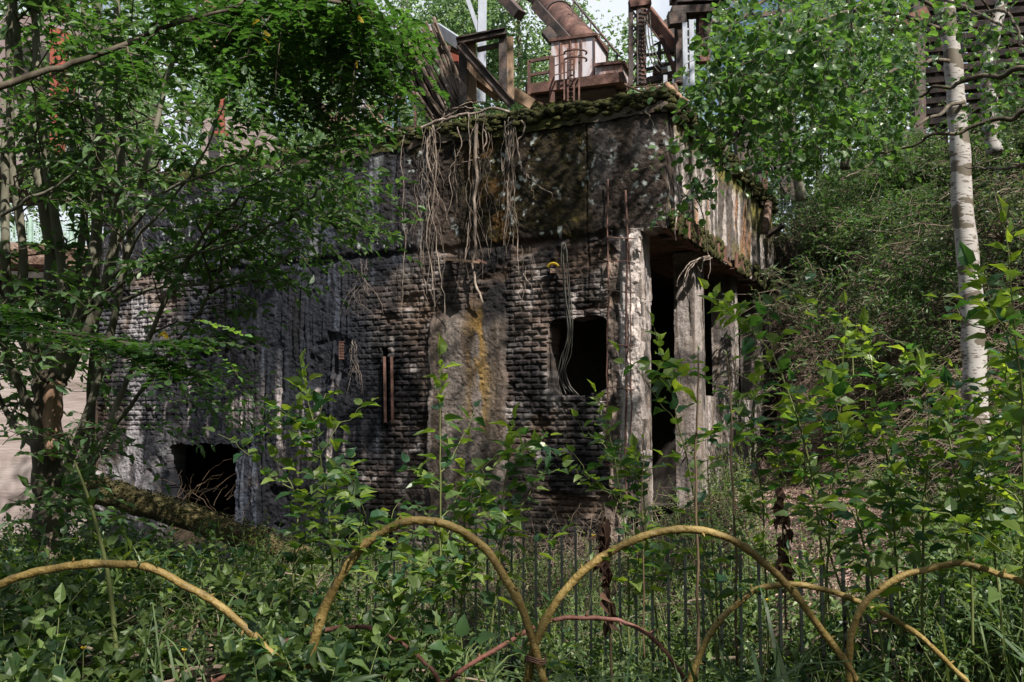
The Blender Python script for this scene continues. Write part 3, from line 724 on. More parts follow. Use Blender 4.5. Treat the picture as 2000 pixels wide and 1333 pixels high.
for k in range(26):
    a = on_face(random.uniform(612, 700), random.uniform(225, 262), random.uniform(-.3, .1)); b = a+np.array([random.uniform(-.35, .35), random.uniform(-.2, .2), random.uniform(-.15, .35)])
    tubes(mb, wiggle(np.linspace(a, b, 8), .05, .8, k), np.linspace(.016, .004, 8)[None], 5)
mb.build('snag', M['rotten'], st, True)
bs = thing('bare_branches', 'curved bare brown branches rising from the roof edge beside the stump', 'branches', on_face(770, 250, -.1))
mb = MB()
for pts in ([(775, 268), (740, 250), (715, 222), (702, 190), (700, 160)], [(768, 262), (735, 235), (712, 205), (690, 190), (672, 168), (657, 142)], [(740, 250), (700, 255), (660, 262), (620, 270)],
            [(760, 250), (720, 200), (690, 180)]):
    strand(mb, pts, .022, .008, -.1, 22, .02, 611)
mb.build('branch', M['rotten'], bs, True)
lg = thing('cut_log', 'short pale log on the mossy roof corner', 'log', on_face(1300, 178, -.3))
P = np.linspace(on_face(1262, 181, -.3), on_face(1322, 175, -.3), 8); tubes(mb := MB(), wiggle(P, .03, .6, 5), .075, 10, True); mb.build('log_body', M['rotten'], lg)
for k, (x0, y0, x1, y1, r, m_) in enumerate(((1220, 165, 1285, 187, .02, 'rotten'), (1258, 195, 1275, 248, .014, 'root'), (1300, 165, 1345, 200, .05, 'barkw'), (1240, 172, 1330, 160, .012, 'rotten'))):
    P = wiggle(np.linspace(on_face(x0, y0, .05-.1*(k != 1)), on_face(x1, y1, .05-.1*(k != 1)), 12), .05, .5, 90+k); tubes(mb := MB(), P, np.linspace(r, r*.4, 12)[None], 6, True); mb.build('stub', M[m_], lg, True)
sk_ = thing('sagging_gutter', 'bent dark plank jutting off the far end of the roof slab', 'plank', on_side(1520, 445, .2))
mb = MB(); beam(mb, on_side(1497, 462, .05), at(1530, 440, 16.5), .2, .05); mb.build('board', M['rustd'], sk_)
P = smooth_path([on_side(1500, 398, .1), on_side(1497, 430, .15), on_side(1492, 458, .1)], 10); tubes(mb := MB(), P, .07, 8, True); mb.build('gutter_end', M['rotten'], sk_, True)
# ------------------------------------------------------------------ industrial works behind
def tpipe(mb, x0, y0, x1, y1, d0, d1, r, ns=20, cap=True):
    tubes(mb, np.linspace(at(x0, y0, d0), at(x1, y1, d1), 6), r, ns, cap)
pp = thing('rusty_pipe', 'large rusty brown pipe slanting down behind the white cabin', 'pipe', at(1110, 60, 22))
tpipe(mb := MB(), 1010, -60, 1160, 108, 26, 19, .31); mb.build('pipe_shell', M['rust'], pp, True)
for t in (.3, .62): 
    mb = MB()
    c = at(1010, -60, 26)*(1-t)+at(1160, 108, 19)*t; d = nrm(at(1160, 108, 19)-at(1010, -60, 26)); tubes(mb, np.array([c-d*.04, c+d*.04]), .345, 20, True); mb.build('flange', M['rustd'], pp)
mb = MB(); pb(mb, 960, -30, 1015, 30, 20, 19.5, .25, .2); pb(mb, 1045, 10, 1110, 82, 19.5, 19, .12, .2); pb(mb, 1065, 60, 1082, 80, 19, 19, .2, .2)
mb.build('pipe_support_beam', M['rustd'], pp)
hr = thing('pipe_handrail', 'thin handrail following the top of the rusty pipe', 'handrail', at(1180, 60, 20))
mb = MB(); pb(mb, 1115, -5, 1210, 110, 21, 18.5, .035); mb.build('rail', M['rustd'], hr)
for t in np.linspace(.05, .95, 6):
    a = np.array([1115+95*t, -5+115*t]); pb(mb := MB(), a[0], a[1], a[0]-1, a[1]+28, 20.5-2*t, None, .03); mb.build('stanchion', M['rustd'], hr)
# white cabin on its platform
D = 16.0
cab = thing('white_cabin', 'tall white metal cabinet streaked with rust on the platform', 'cabinet', at(1120, 172, D))
def pbox(mb, x0, y0, x1, y1, d, dep, skew=.35, dy=0):
    """box with a front face given in the picture, dep metres deep, turned a little like the ruin"""
    a = at(x0, y1, d); b = at(x1, y1, d); h = at(x0, y0, d)[2]-a[2]
    e = nrm(np.array([b[0]-a[0], -(b[0]-a[0])*skew, 0])); wv = np.linalg.norm(b-a)
    f = np.array([-e[1], e[0], 0])*dep
    q = [a, a+e*wv, a+e*wv+f, a+f]; q[1][2] = q[0][2]
    V = q+[p+np.array([0, 0, h+(dy if i in (1, 2) else 0)]) for i, p in enumerate(q)]
    return mb.add(V, np.array([[3, 2, 1, 0], [4, 5, 6, 7], [0, 1, 5, 4], [1, 2, 6, 5], [2, 3, 7, 6], [3, 0, 4, 7]])), q, h
mb = MB(); _, q, h = pbox(mb, 1077, 80, 1164, 168, D, .8); mb.build('cabinet_body', M['whitep'], cab)
mb = MB(); e = q[1]-q[0]; up = np.array([0, 0, 1.0])
beam(mb, q[0]+up*h-nrm(e)*.03, q[1]+up*h+nrm(e)*.05, .08, .05)
beam(mb, q[1]+up*h, q[2]+up*h, .08, .05); mb.build('roof_rim', M['rust'], cab)
mb = MB()
for t in (.22, .45, .70, .995): beam(mb, q[0]+e*t-up*.0+np.array([0, -.012, 0]), q[0]+e*t+up*h+np.array([0, -.012, 0]), .025, .02)
mb.build('panel_seam', M['rust'], cab)
lb = thing('low_white_box', 'low white metal box with rust patches right of the tall cabinet', 'cabinet', at(1190, 160, D))
mb = MB(); _, q, h = pbox(mb, 1163, 131, 1216, 160, D-.3, .6); mb.build('box_body', M['whitep'], lb)
mb = MB(); beam(mb, q[0]+up*(h+.02), q[1]+up*(h+.02), .1, .05); beam(mb, q[1]+up*(h+.02), q[2]+up*(h+.02), .1, .05); mb.build('lid', M['rust'], lb)
pf = thing('steel_platform', 'rusty steel platform carrying the white cabinets', 'platform', at(1120, 185, D))
mb = MB(); a = at(1033, 184, 15.6); b = at(1222, 160, 15.2); beam(mb, a, b, .5, .16); beam(mb, a+np.array([0, 1.2, 0]), b+np.array([0, 1.2, 0]), .5, .14); mb.build('deck_beam', M['rust'], pf)
mb = MB(); beam(mb, a+np.array([.05, .6, -.12]), b+np.array([0, .6, -.12]), 1.4, .04); beam(mb, at(1050, 203, 15.9), at(1225, 186, 15.7), .8, .12); mb.build('deck_underside', M['rustd'], pf)
for x, y in ((1080, 200), (1150, 195), (1205, 190)): pb(mb := MB(), x, y-15, x, y+25, 15.8, None, .08); mb.build('leg', M['rust'], pf)
mb = MB()
for x0, y0, x1, y1 in ((1040, 188, 1062, 206), (1065, 206, 1085, 186), (1086, 196, 1110, 196), (1088, 182, 1112, 198), (1112, 180, 1088, 198)): pb(mb, x0, y0, x1, y1, 15.4, None, .03)
mb.build('lacing', M['rust'], pf)
rl = thing('platform_railing', 'rusty two bar railing left of the white cabinet', 'railing', at(1055, 180, 15.4))
mb = MB()
for x0, y0, x1, y1, w_ in ((1033, 121, 1078, 112, .05), (1033, 148, 1078, 140, .045), (1033, 120, 1033, 186, .05), (1078, 111, 1078, 202, .09), (1079, 130, 1108, 121, .015), (1079, 112, 1108, 105, .015), (1079, 148, 1108, 141, .015)): pb(mb := MB(), x0, y0, x1, y1, 15.3, None, w_); mb.build('rail', M['rust'], rl)
ld = thing('caged_ladder', 'rusty ladder with a hooped safety cage before the white cabinet', 'ladder', at(1115, 195, 15.0))
for x in (1109, 1121):
    mb = MB(); pb(mb, x, 95, x, 198, 15.0, None, .028); mb.build('ladder_rail', M['rust'], ld)
for y in np.linspace(105, 190, 9): pb(mb := MB(), 1109, y, 1121, y, 15.0, None, .02); mb.build('rung', M['rust'], ld)
for y in (104, 118):
    a = at(1114, y, 15.0); r = .17; P = np.stack([a+np.array([r*math.cos(t)*1.05+.08, -.3*math.sin(t)*1.0-.0, -.06*math.sin(t)]) for t in np.linspace(-.3, math.pi+.1, 14)])
    tubes(mb := MB(), P, .016, 5); mb.build('hoop', M['rust'], ld)
for x in (1102, 1131): pb(mb := MB(), x, 108 if x > 1110 else 118, x, 196, 14.8, None, .025); mb.build('cage_strip', M['rust'], ld)
# lattice mast
ms = thing('lattice_mast', 'rusty lattice steel mast with rungs right of the white boxes', 'mast', at(1245, 160, 15))
for x, w_ in ((1232, .07), (1250, .11), (1259, .05)):
    mb = MB(); pb(mb, x, 5 if x < 1255 else -10, x, 168, 14.8, None, w_); mb.build('upright', M['rustd'], ms)
mb = MB()
for k in range(6): pb(mb, 1233, 20+k*25, 1250, 42+k*25, 14.8, None, .03); pb(mb, 1250, 20+k*25, 1233, 42+k*25, 14.85, None, .025)
mb.build('lacing', M['rustd'], ms)
for k in range(19): pb(mb := MB(), 1252, 18+k*8, 1262, 18+k*8, 14.7, None, .02); mb.build('rung', M['rust'], ms)
mb = MB(); pb(mb, 1229, 10, 1270, 4, 14.8, None, .18, .14); pb(mb, 1240, -15, 1240, 5, 14.8, None, .1); mb.build('cap_beam', M['rust'], ms)
P = smooth_path([at(1264, 30, 14.7), at(1266, 60, 14.6), at(1271, 95, 14.6), at(1281, 122, 14.6), at(1292, 136, 14.6)], 20)
for dx in (0, .04, -.04): tubes(mb := MB(), P+np.array([dx, 0, dx]), .010, 5); mb.build('cable', M['cable'], ms, True)
dg = thing('leaning_beam', 'long red rusty I-beam leaning between the lattice mast and the portal', 'beam', at(1320, 100, 16))
mb = MB(); pb(mb, 1262, 22, 1322, 100, 16, 15.6, .14, .22, ibeam); mb.build('beam_body', M['rustl'], dg)
mb = MB(); pb(mb, 1300, 40, 1325, 82, 16.2, None, .1, .14); mb.build('brace', M['rustd'], dg)
pt = thing('steel_portal', 'dark steel portal frame cut by the top of the picture', 'steel frame', at(1350, 130, 15))
for x, w_, y1 in ((1331, .2, 165), (1375, .18, 122), (1367, .1, 122)):
    mb = MB(); pb(mb, x, -20, x, y1, 15, None, w_, .16, ibeam); mb.build('post', M['rustd'], pt)
mb = MB(); pb(mb, 1310, 26, 1392, 22, 14.9, None, .28, .12); pb(mb, 1320, 3, 1420, 0, 14.9, None, .3, .14); pb(mb, 1305, 40, 1338, 36, 14.7, None, .2, .2); pb(mb, 1370, 45, 1560, 20, 16, 17, .08); pb(mb, 1310, -8, 1390, -8, 15, None, .3, .2)
mb.build('cross_beam', M['rustd'], pt)
mb = MB(); pb(mb, 1300, 158, 1372, 75, 15.4, None, .05); pb(mb, 1318, 160, 1376, 90, 15.3, None, .05); pb(mb, 1290, 70, 1322, 150, 15.6, None, .06); mb.build('brace', M['rust'], pt)
mb = MB(); pb(mb, 1366, 118, 1384, 116, 14.9, None, .16, .1); pb(mb, 1369, 30, 1369, 120, 14.9, None, .07); mb.build('gusset', M['rust'], pt)
gl = thing('galvanised_ladder', 'bright galvanised ladder standing before the dark portal frame', 'ladder', at(1345, 175, 14))
for x in (1339, 1352):
    mb = MB(); pb(mb, x-2, 45 if x < 1345 else 40, x, 180, 14.2, None, .07, .05); mb.build('ladder_rail', M['galv'], gl)
for y in np.linspace(58, 170, 8): pb(mb := MB(), 1338, y, 1352, y, 14.2, None, .03); mb.build('rung', M['galv'], gl)
wk = thing('walkway_railing', 'low rusty walkway railing between mast and portal', 'railing', at(1290, 150, 15.5))
mb = MB()
for x0, y0, x1, y1, w_ in ((1255, 110, 1325, 98, .04), (1255, 140, 1325, 122, .03), (1262, 135, 1330, 118, .03), (1260, 160, 1330, 142, .10), (1255, 166, 1340, 150, .05), (1288, 84, 1288, 132, .05), (1275, 90, 1290, 82, .03), (1290, 82, 1310, 100, .03)): pb(mb := MB(), x0, y0, x1, y1, 15.6, None, w_); mb.build('rail', M['rustd'], wk)
for x in (1299, 1317): pb(mb := MB(), x, 148, x, 166, 15, None, .06); mb.build('stanchion', M['galv'], wk)
gb = thing('grey_motor_box', 'small grey machine housing on the walkway', 'machine', at(1285, 128, 16)); mb = MB(); pbox(mb, 1278, 124, 1303, 138, 15.9, .4); mb.build('housing', M['galv'], gb)
mb = MB(); pb(mb, 1276, 142, 1290, 142, 15.7, None, .2, .12); mb.build('base_frame', M['rust'], gb)
# timber and steel frame on the left of the roof
tf = thing('timber_frame', 'heavy timber and steel frame standing on the mossy roof', 'frame', at(950, 205, 13.3))
DT = 13.3
for x0, x1, y0, y1, m_ in ((896, 912, 86, 208, 'rustd'), (912, 930, 88, 200, 'wood'), (974, 990, 70, 195, 'rustd'), (990, 1003, 76, 198, 'wood')):
    mb = MB(); w_ = (x1-x0)/F*DT; pb(mb, (x0+x1)/2, y0, (x0+x1)/2+1, y1, DT+(.05 if m_ == 'wood' else 0), None, w_, .16); mb.build('timber_post', M[m_], tf)
mb = MB(); pb(mb, 892, 82, 988, 62, DT-.1, None, .12, .10, ibeam); pb(mb, 932, 98, 976, 88, DT, None, .06, .06); mb.build('head_beam', M['rustd'], tf)
mb = MB(); pb(mb, 898, 88, 1000, 205, DT-.2, None, .10, .11, ibeam); mb.build('diagonal_brace', M['rustd'], tf)
mb = MB(); pb(mb, 930, 142, 975, 178, DT+.1, None, .06, .16); pb(mb, 930, 160, 975, 192, DT+.2, None, .1, .1); pb(mb, 1000, 180, 1040, 205, DT+.4, None, .06, .16); mb.build('timber_rail', M['wood'], tf)
wg = thing('white_girder', 'slanting white painted steel girder left of the timber frame', 'girder', at(880, 80, 15))
mb = MB(); pb(mb, 852, 55, 912, 95, 14.6, 14, .08, .16); mb.build('girder_body', M['galv'], wg)
for i, (lab, x0, y0, x1, y1, d, w_) in enumerate((('tall galvanised double post rising behind the timber frame', 941, -20, 938, 200, 15.5, .11), ('thin galvanised strut leaning on the tall post', 912, -5, 937, 68, 15.5, .07),
      ('short white post left of the bundle of sticks', 704, 112, 704, 245, 14.8, .12), ('galvanised strut leaning right beside the stick bundle', 735, 145, 782, 248, 14.5, .06),
      ('pale board slanting behind the galvanised strut', 783, 184, 740, 230, 14.9, .10), ('short grey post half hidden in the robinia leaves', 838, 50, 842, 90, 15, .12))):
    gp = thing('steel_post' if i < 4 or i == 5 else 'slanting_board', lab, 'post' if i != 4 else 'board', at(x1, y1, d))
    mb = MB(); pb(mb, x0, y0, x1, y1, d, None, w_, w_*.7)
    if i in (0, 2): pb(mb, x0+7, y0, x1+7, y1, d+.05, None, w_*.5, w_*.6)
    mb.build('post_body', M['galv' if i != 4 else 'wood'], gp)
rb = thing('red_machine_box', 'faded red steel box behind the timber frame', 'machine box', at(880, 130, 14.5))
mb = MB(); pbox(mb, 874, 103, 896, 128, 14.5, .4); mb.build('box_body', M['redp'], rb)
mb = MB(); pb(mb, 868, 92, 900, 104, 14.3, None, .1, .06); pb(mb, 868, 130, 896, 128, 14.3, None, .1, .1); mb.build('box_flange', M['rust'], rb)
sb = thing('stick_bundle', 'big bundle of brown sticks slanting over the roof edge', 'sticks', at(860, 230, 14))
mb = MB(); rs = np.random.default_rng(3)
for k in range(260):
    o = rs.random(); e0 = at(752+o*105+rs.normal(0, 3), 100-o*38+rs.normal(0, 8), 14.0+rs.uniform(-.4, .5)); e1 = at(845+o*78+rs.normal(0, 5), 245-o*25+rs.normal(0, 8), 13.7+rs.uniform(-.4, .5))
    q0, q1 = (e0, e1); t0, t1 = rs.uniform(-.12, .25), rs.uniform(.8, 1.08)
    P = wiggle(np.linspace(q0+(q1-q0)*t0, q0+(q1-q0)*t1, 8), .025, .6, k); tubes(mb, P, np.linspace(.022, .012, 8)[None]*rs.uniform(.6, 1.3), 5)
mb.build('sticks', M['sticks'], sb, False, kind='stuff')
rpst = thing('rusty_post', 'thin rusty post on the roof edge in front of the stick bundle', 'post', on_face(811, 262, -.1))
mb = MB(); beam(mb, on_face(811, 264, -.12), on_face(810, 178, -.12), .035, .035); mb.build('post_shaft', M['rust'], rpst); mb = MB(); beam(mb, on_face(765, 262, -.2), on_face(815, 252, -.2), .14, .06); mb.build('foot_angle', M['rust'], rpst)
# trestle seen through the gap on the right
tr = thing('steel_trestle', 'dark lattice steel trestle seen under the round leaves', 'trestle', at(1480, 380, 24))
mb = MB()
for x0, y0, x1, y1, w_ in ((1440, 190, 1460, 390, .35), (1480, 200, 1480, 390, .25), (1530, 200, 1545, 395, .4), (1425, 245, 1475, 330, .2), (1430, 190, 1520, 200, .4)): pb(mb, x0, y0, x1, y1, 24, None, w_)
mb.build('main_member', M['rustd'], tr)
mb = MB()
for x0, y0, x1, y1 in ((1440, 250, 1480, 330), (1480, 250, 1440, 330), (1450, 330, 1530, 315), (1500, 255, 1560, 330), (1450, 332, 1470, 372), (1495, 300, 1545, 390), (1500, 290, 1540, 290), (1505, 310, 1545, 308), (1510, 330, 1550, 326), (1430, 365, 1490, 385)): pb(mb, x0, y0, x1, y1, 23.8, None, .1)
for k in range(6): pb(mb, 1500+k*6, 265+k*12, 1522+k*8, 262+k*12, 23.7, None, .06)
mb.build('lacing', M['rustd'], tr)
rp_ = thing('red_pole', 'red rusty pole before the dark trestle', 'pole', at(1494, 395, 18)); mb = MB(); pb(mb, 1495, 250, 1493, 394, 18, None, .09); mb.build('pole_shaft', M['rustl'], rp_); mb = MB(); pb(mb, 1489, 392, 1498, 392, 18, None, .2, .04); mb.build('pole_foot', M['rust'], rp_)
bp = thing('blue_white_column', 'pale concrete column glimpsed above the right slope', 'column', at(1612, 360, 26)); mb = MB(); pb(mb, 1612, 270, 1610, 350, 26, None, .18); mb.build('shaft', M['galv'], bp); mb = MB(); pb(mb, 1600, 268, 1625, 268, 26, None, .3, .1); mb.build('column_head', M['rustd'], bp)
# dark stacked beams, upper right
sh = thing('slatted_tower', 'dark industrial tower with stacked horizontal beams behind the birches', 'tower', at(1880, 250, 24))
for k in range(13):
    mb = MB(); y = -10+k*20; pb(mb, 1800, y+12, 2060, y-14, 24, 22, .3, .14); mb.build('slat', M['rustd'], sh)
mb = MB()
for x in (1790, 1832, 1905, 1975, 2030): pb(mb, x, -30, x+4, 300, 23.8, None, .28, .3)
mb.build('tower_leg', M['rustd'], sh)
mb = MB(); pb(mb, 1745, 55, 1805, 30, 23, None, .5, .25); mb.build('rusty_girder', M['rustl'], sh)
mb = MB(); pbox(mb, 1925, -60, 2080, 120, 26, 3); mb.build('tower_cladding', M['rustd'], sh)
# left background
cw = thing('pale_concrete_wall', 'sunlit pale board marked concrete wall at the far left behind the stems', 'wall', at(80, 900, 16))
a = at(-260, 700, 15.4); b = at(184, 700, 16.3); dv_ = nrm((b-a)*np.array([1, 1, 0])); n_ = np.array([dv_[1], -dv_[0], 0]); L_ = np.linalg.norm((b-a)[:2])
a[2] = -1.2
mb = MB(); zt = at(100, 600, 16)[2]
beam(mb, a+up*(zt+1.2)/2-n_*.2, a+dv_*L_+up*(zt+1.2)/2-n_*.2, .4, zt+1.2); mb.build('wall_body', M['pale'], cw)
zr = at(100, 492, 16)[2]
mb = MB(); beam(mb, a+up*(zr+1.2-.05)-n_*.3, a+dv_*L_+up*(zr+1.2-.05)-n_*.3, .9, .35); mb.build('broken_slab', M['rotten'], cw)
mb = MB(); beam(mb, a+up*(zt+1.2+.3)-n_*1.2, a+dv_*L_+up*(zt+1.2+.3)-n_*1.2, .2, 1.2); mb.build('cavity_back', M['black'], cw)
fn = thing('mesh_fence', 'pale green wire mesh fence on top of the far left wall', 'fence', at(60, 488, 17))
mb = MB()
for x in range(-30, 171, 5): pb(mb, x, 432+x*.03, x, 492, 17, None, .012)
for y in range(434, 492, 6): pb(mb, -30, y, 172, y+6, 17.02, None, .012)
mb.build('wire_mesh', M['greenwire'], fn)
for x in (-20, 60, 140):
    mb = MB(); pb(mb, x, 425, x, 495, 17, None, .05); mb.build('post', M['greenwire'], fn)
fn = thing('mesh_fence', 'small piece of green wire mesh fence at the far end of the slab', 'fence', at(1540, 415, 18))
mb = MB()
for x in range(1502, 1578, 7): pb(mb, x, 390, x, 420, 18, None, .014)
for y in range(390, 421, 7): pb(mb, 1502, y, 1576, y-1, 18.02, None, .014)
mb.build('wire_mesh', M['galv'], fn)
rgt = thing('red_gantry', 'red painted steel gantry glimpsed through the upper left leaves', 'gantry', at(120, 200, 28))
mb = MB()
for x0, y0, x1, y1, w_ in ((112, 60, 112, 300, .3), (128, 70, 132, 190, .35), (138, 80, 138, 210, .2), (100, 135, 145, 138, .25), (118, 0, 128, 40, .3)): pb(mb, x0, y0, x1, y1, 28, None, w_)
mb.build('frame', M['redp'], rgt)
mb = MB(); pb(mb, 100, 142, 146, 145, 27.8, None, .1, .05); mb.build('walkway', M['rustd'], rgt)
pk_ = thing('pink_tower', 'weathered pinkish concrete building behind the upper left foliage', 'building', at(60, 250, 34))
mb = MB(); pbox(mb, -160, 40, 175, 330, 34, 6, .1); mb.build('wall', M['pink'], pk_)
for x in (30, 70, 140):
    mb = MB(); pbox(mb, x, 90, x+18, 150, 33.2, .3, .1); mb.build('window', M['black'], pk_)
rg2 = thing('ruined_gatehouse', 'grey ruined wall with a red door post behind the middle left leaves', 'ruin', at(450, 300, 22))
mb = MB(); pbox(mb, 392, 232, 480, 330, 22, 2, .2); mb.build('wall', M['pale'], rg2)
mb = MB(); pb(mb, 431, 190, 433, 270, 21.5, None, .14); pb(mb, 420, 262, 445, 262, 21.4, None, .1); mb.build('door_post', M['redp'], rg2)
rr = thing('grey_pipe_railing', 'grey tube railing behind the middle left foliage', 'railing', at(360, 300, 19))
for q in ((320, 245, 378, 230), (363, 235, 360, 335), (190, 355, 380, 352)): pb(mb := MB(), *q, 19, None, .065); mb.build('rail', M['galv'], rr)
pp2 = thing('overhead_gantry', 'rusty pink walkway high behind the top left branch', 'walkway', at(410, 15, 26))
mb = MB(); pb(mb, 370, -10, 440, 28, 26, None, .3, .12); pb(mb, 420, -20, 420, 20, 26, None, .04); pb(mb, 385, 75, 440, 100, 24, None, .5, .35); mb.build('deck', M['rustl'], pp2)

# ------------------------------------------------------------------ trees
def curve_tree(name, label, cat, mains, group=None, bark='bark', ns=8):
    t = thing(name, label, cat, mains[0][0][0], group)
    return t
def crown(mb, c, rad, n, size, shape='lo', hollow=.5, clumps=30, cr=.28, W=.5):
    """leaf clusters spread unevenly through an ellipsoid"""
    dd = randdir(clumps)*(hollow+(1-hollow)*RNG.random((clumps, 1)))
    cc = c+dd*np.asarray(rad); k = RNG.integers(0, clumps, n)
    P = cc[k]+RNG.normal(0, 1, (n, 3))*np.asarray(rad)*cr*RNG.uniform(.5, 1.1, (clumps, 1))[k]
    D = randdir(n, (-1, .4)); N = randdir(n, (.0, 1)); s = size*RNG.uniform(.6, 1.3, n)
    leaves(mb, P, D, N, s, s*W, shape, .25, .15); return cc
def far_tree(px, pyt, pyb, d, rad, n, label, name='leafy_tree', size=.2, mat='far', bark='barkg'):
    top = at(px, pyt, d); base = np.array([top[0], top[1], float(hgt(top[0], top[1])) if d < 34 else 4.8]); 
    H_ = top[2]-base[2]
    t = thing(name, label, 'tree', base, 'background trees above the ruin')
    mb = MB(); P = wiggle(np.linspace(base-ez*.3, base+ez*H_*.92, 12), .15, .5, int(px)); tubes(mb, P, np.linspace(.16, .03, 12)[None]*d/24, 8)
    cc_ = base+ez*(H_*.62); lb_ = MB()
    cc = crown(lb_, cc_, (rad, rad, H_*.44), n, size, clumps=34, cr=.2)
    for c in cc[:16]:
        z = min(c[2]-.3, base[2]+H_*.8); s = P[np.argmin(np.abs(P[:, 2]-z+.8))]
        tubes(mb, wiggle(np.linspace(s, c, 7), .12, .6, int(c[0]*9)), np.linspace(.05, .015, 7)[None]*d/24, 5)
    mb.build('trunk', M[bark], t, True); lb_.build('crown', M[mat], t)
for i, (px, pyt, d, rad, n, lab) in enumerate((
    (20, -90, 40, 3.8, 7000, 'bright leafy tree at the far left edge behind the pink building'),
    (200, 60, 30, 3.0, 6500, 'light green tree behind the left stems beside the red gantry'),
    (370, -60, 38, 3.4, 7500, 'tall light green tree behind the slanting branch'),
    (520, 60, 28, 2.6, 8000, 'light green tree left of the rotten stump'),
    (655, -40, 32, 2.8, 9000, 'leafy tree behind the white post'),
    (790, -120, 36, 3.2, 9000, 'tall tree behind the stick bundle'),
    (900, -60, 28, 2.0, 8000, 'pale green tree behind the galvanised posts'),
    (1010, -70, 27, 2.1, 9500, 'pale green tree behind the slanting rusty pipe'),
    (1075, 60, 24, 1.2, 4500, 'small pale tree showing under the rusty pipe'),
    (1205, 70, 26, 1.3, 4200, 'small airy tree right of the white cabinet'),
    (1290, 100, 30, 1.7, 3200, 'low distant tree seen through the lattice mast'),
    (1400, 10, 28, 2.0, 5500, 'tree behind the dark portal frame'),
    (1590, -30, 27, 2.4, 9500, 'leafy tree behind the hanging round leaves'),
    (1720, -90, 30, 2.4, 6500, 'tall tree left of the slatted tower'),
    (1990, -60, 34, 2.4, 3500, 'tree at the upper right corner beyond the slatted tower'),
    (1480, 200, 36, 2.6, 5000, 'distant tree seen through the trestle'))):
    far_tree(px, pyt, 0, d, rad, n, lab, size=.17*d/28)

def stem_path(pts, n=30): return smooth_path(path_px(pts), n)
def spray(tw, lf, P0, D, L, rr=.004, droop=.15, nl=9, LL=.09, WW=.04, shape='lance', ns=4, **k):
    P = twigs(P0, D, L, droop); Mx = len(P)
    tubes(tw, P, np.linspace(1, .35, P.shape[1])[None]*rr*np.ones((Mx, 1)), ns)
    leaves_on(lf, P, nl, LL, WW, shape, **k); return P
# big multi-stemmed tree on the left
lt = thing('multi_stemmed_tree', 'multi stemmed leafy tree filling the left side, its stems fanning from one stout trunk', 'tree', at(95, 1100, 6.2))
stems = [([(100, 1110, 6.2), (98, 980, 6.2), (92, 860, 6.2), (95, 760, 6.2), (110, 730, 6.2)], .115, .10),
    ([(92, 780, 6.2), (60, 700, 6.2), (25, 600, 6.1), (12, 500, 6.0), (10, 380, 6), (8, 250, 6)], .055, .03),
    ([(95, 760, 6.2), (70, 690, 6.2), (48, 600, 6.1), (45, 480, 6), (22, 300, 6), (18, 120, 5.9), (20, -40, 5.9)], .05, .025),
    ([(100, 750, 6.2), (100, 640, 6.2), (98, 480, 6.2), (75, 340, 6.1), (45, 200, 6.1), (30, 50, 6), (25, -60, 6)], .07, .032),
    ([(108, 740, 6.2), (128, 640, 6.2), (118, 500, 6.1), (100, 380, 6.1), (82, 240, 6), (70, 100, 6), (66, -60, 6)], .05, .03),
    ([(112, 740, 6.2), (148, 640, 6.1), (180, 520, 6), (190, 400, 6), (195, 260, 5.9), (192, 100, 5.9), (190, -50, 5.9)], .065, .03),
    ([(114, 750, 6.2), (165, 660, 6.1), (205, 560, 6.0), (232, 430, 5.9), (240, 330, 5.9), (228, 180, 5.8), (228, 0, 5.8), (226, -60, 5.8)], .055, .025),
    ([(118, 940, 6.1), (160, 840, 6.0), (205, 700, 5.9), (235, 560, 5.8), (262, 420, 5.8), (290, 300, 5.7), (320, 180, 5.7), (345, 80, 5.6)], .04, .018),
    ([(100, 990, 6.0), (180, 900, 5.9), (240, 760, 5.8), (300, 640, 5.7), (350, 540, 5.6), (410, 440, 5.5), (470, 380, 5.4)], .030, .012),
    ([(130, 1000, 6.3), (170, 860, 6.4), (180, 700, 6.4), (190, 560, 6.4), (160, 420, 6.4), (140, 300, 6.4), (140, 100, 6.3)], .035, .018),
    ([(110, 980, 6.1), (240, 810, 6), (330, 690, 5.9), (400, 590, 5.8), (440, 500, 5.8)], .022, .011),
    ([(92, 850, 6.2), (40, 760, 6.0), (0, 660, 5.9), (-40, 560, 5.8)], .045, .02),
    ([(95, 900, 6.2), (30, 830, 6.3), (-20, 740, 6.3)], .035, .02),
    ([(120, 735, 6.3), (150, 560, 6.5), (165, 400, 6.6), (170, 240, 6.6), (165, 80, 6.5), (160, -60, 6.5)], .04, .02)]
SP = []
for k, (pts, r0, r1) in enumerate(stems):
    P = wiggle(stem_path(pts, 34), .014, .35, 40+k)
    tubes(mb := MB(), P, (np.linspace(r0, r1, 34)*(.88 if k == 0 else .72)*(1+.10*np.sin(np.arange(34)*1.3+k)))[None], 10, True)
    mb.build('trunk' if k == 0 else 'stem', M['bark' if k == 0 else 'barkg'], lt, True); SP.append(P)
mb = MB()   # torn pale bark on the trunk
P = wiggle(stem_path([(103, 900, 6.09), (100, 830, 6.08), (104, 770, 6.08), (118, 745, 6.10)], 14), .02, .6, 3); tubes(mb, P, np.array([.01, .04, .05, .06, .05, .055, .06, .05, .055, .05, .045, .04, .03, .01])[None], 8); mb.build('torn_bark', M['barkw'], lt, True)
tw = MB(); lf = MB()
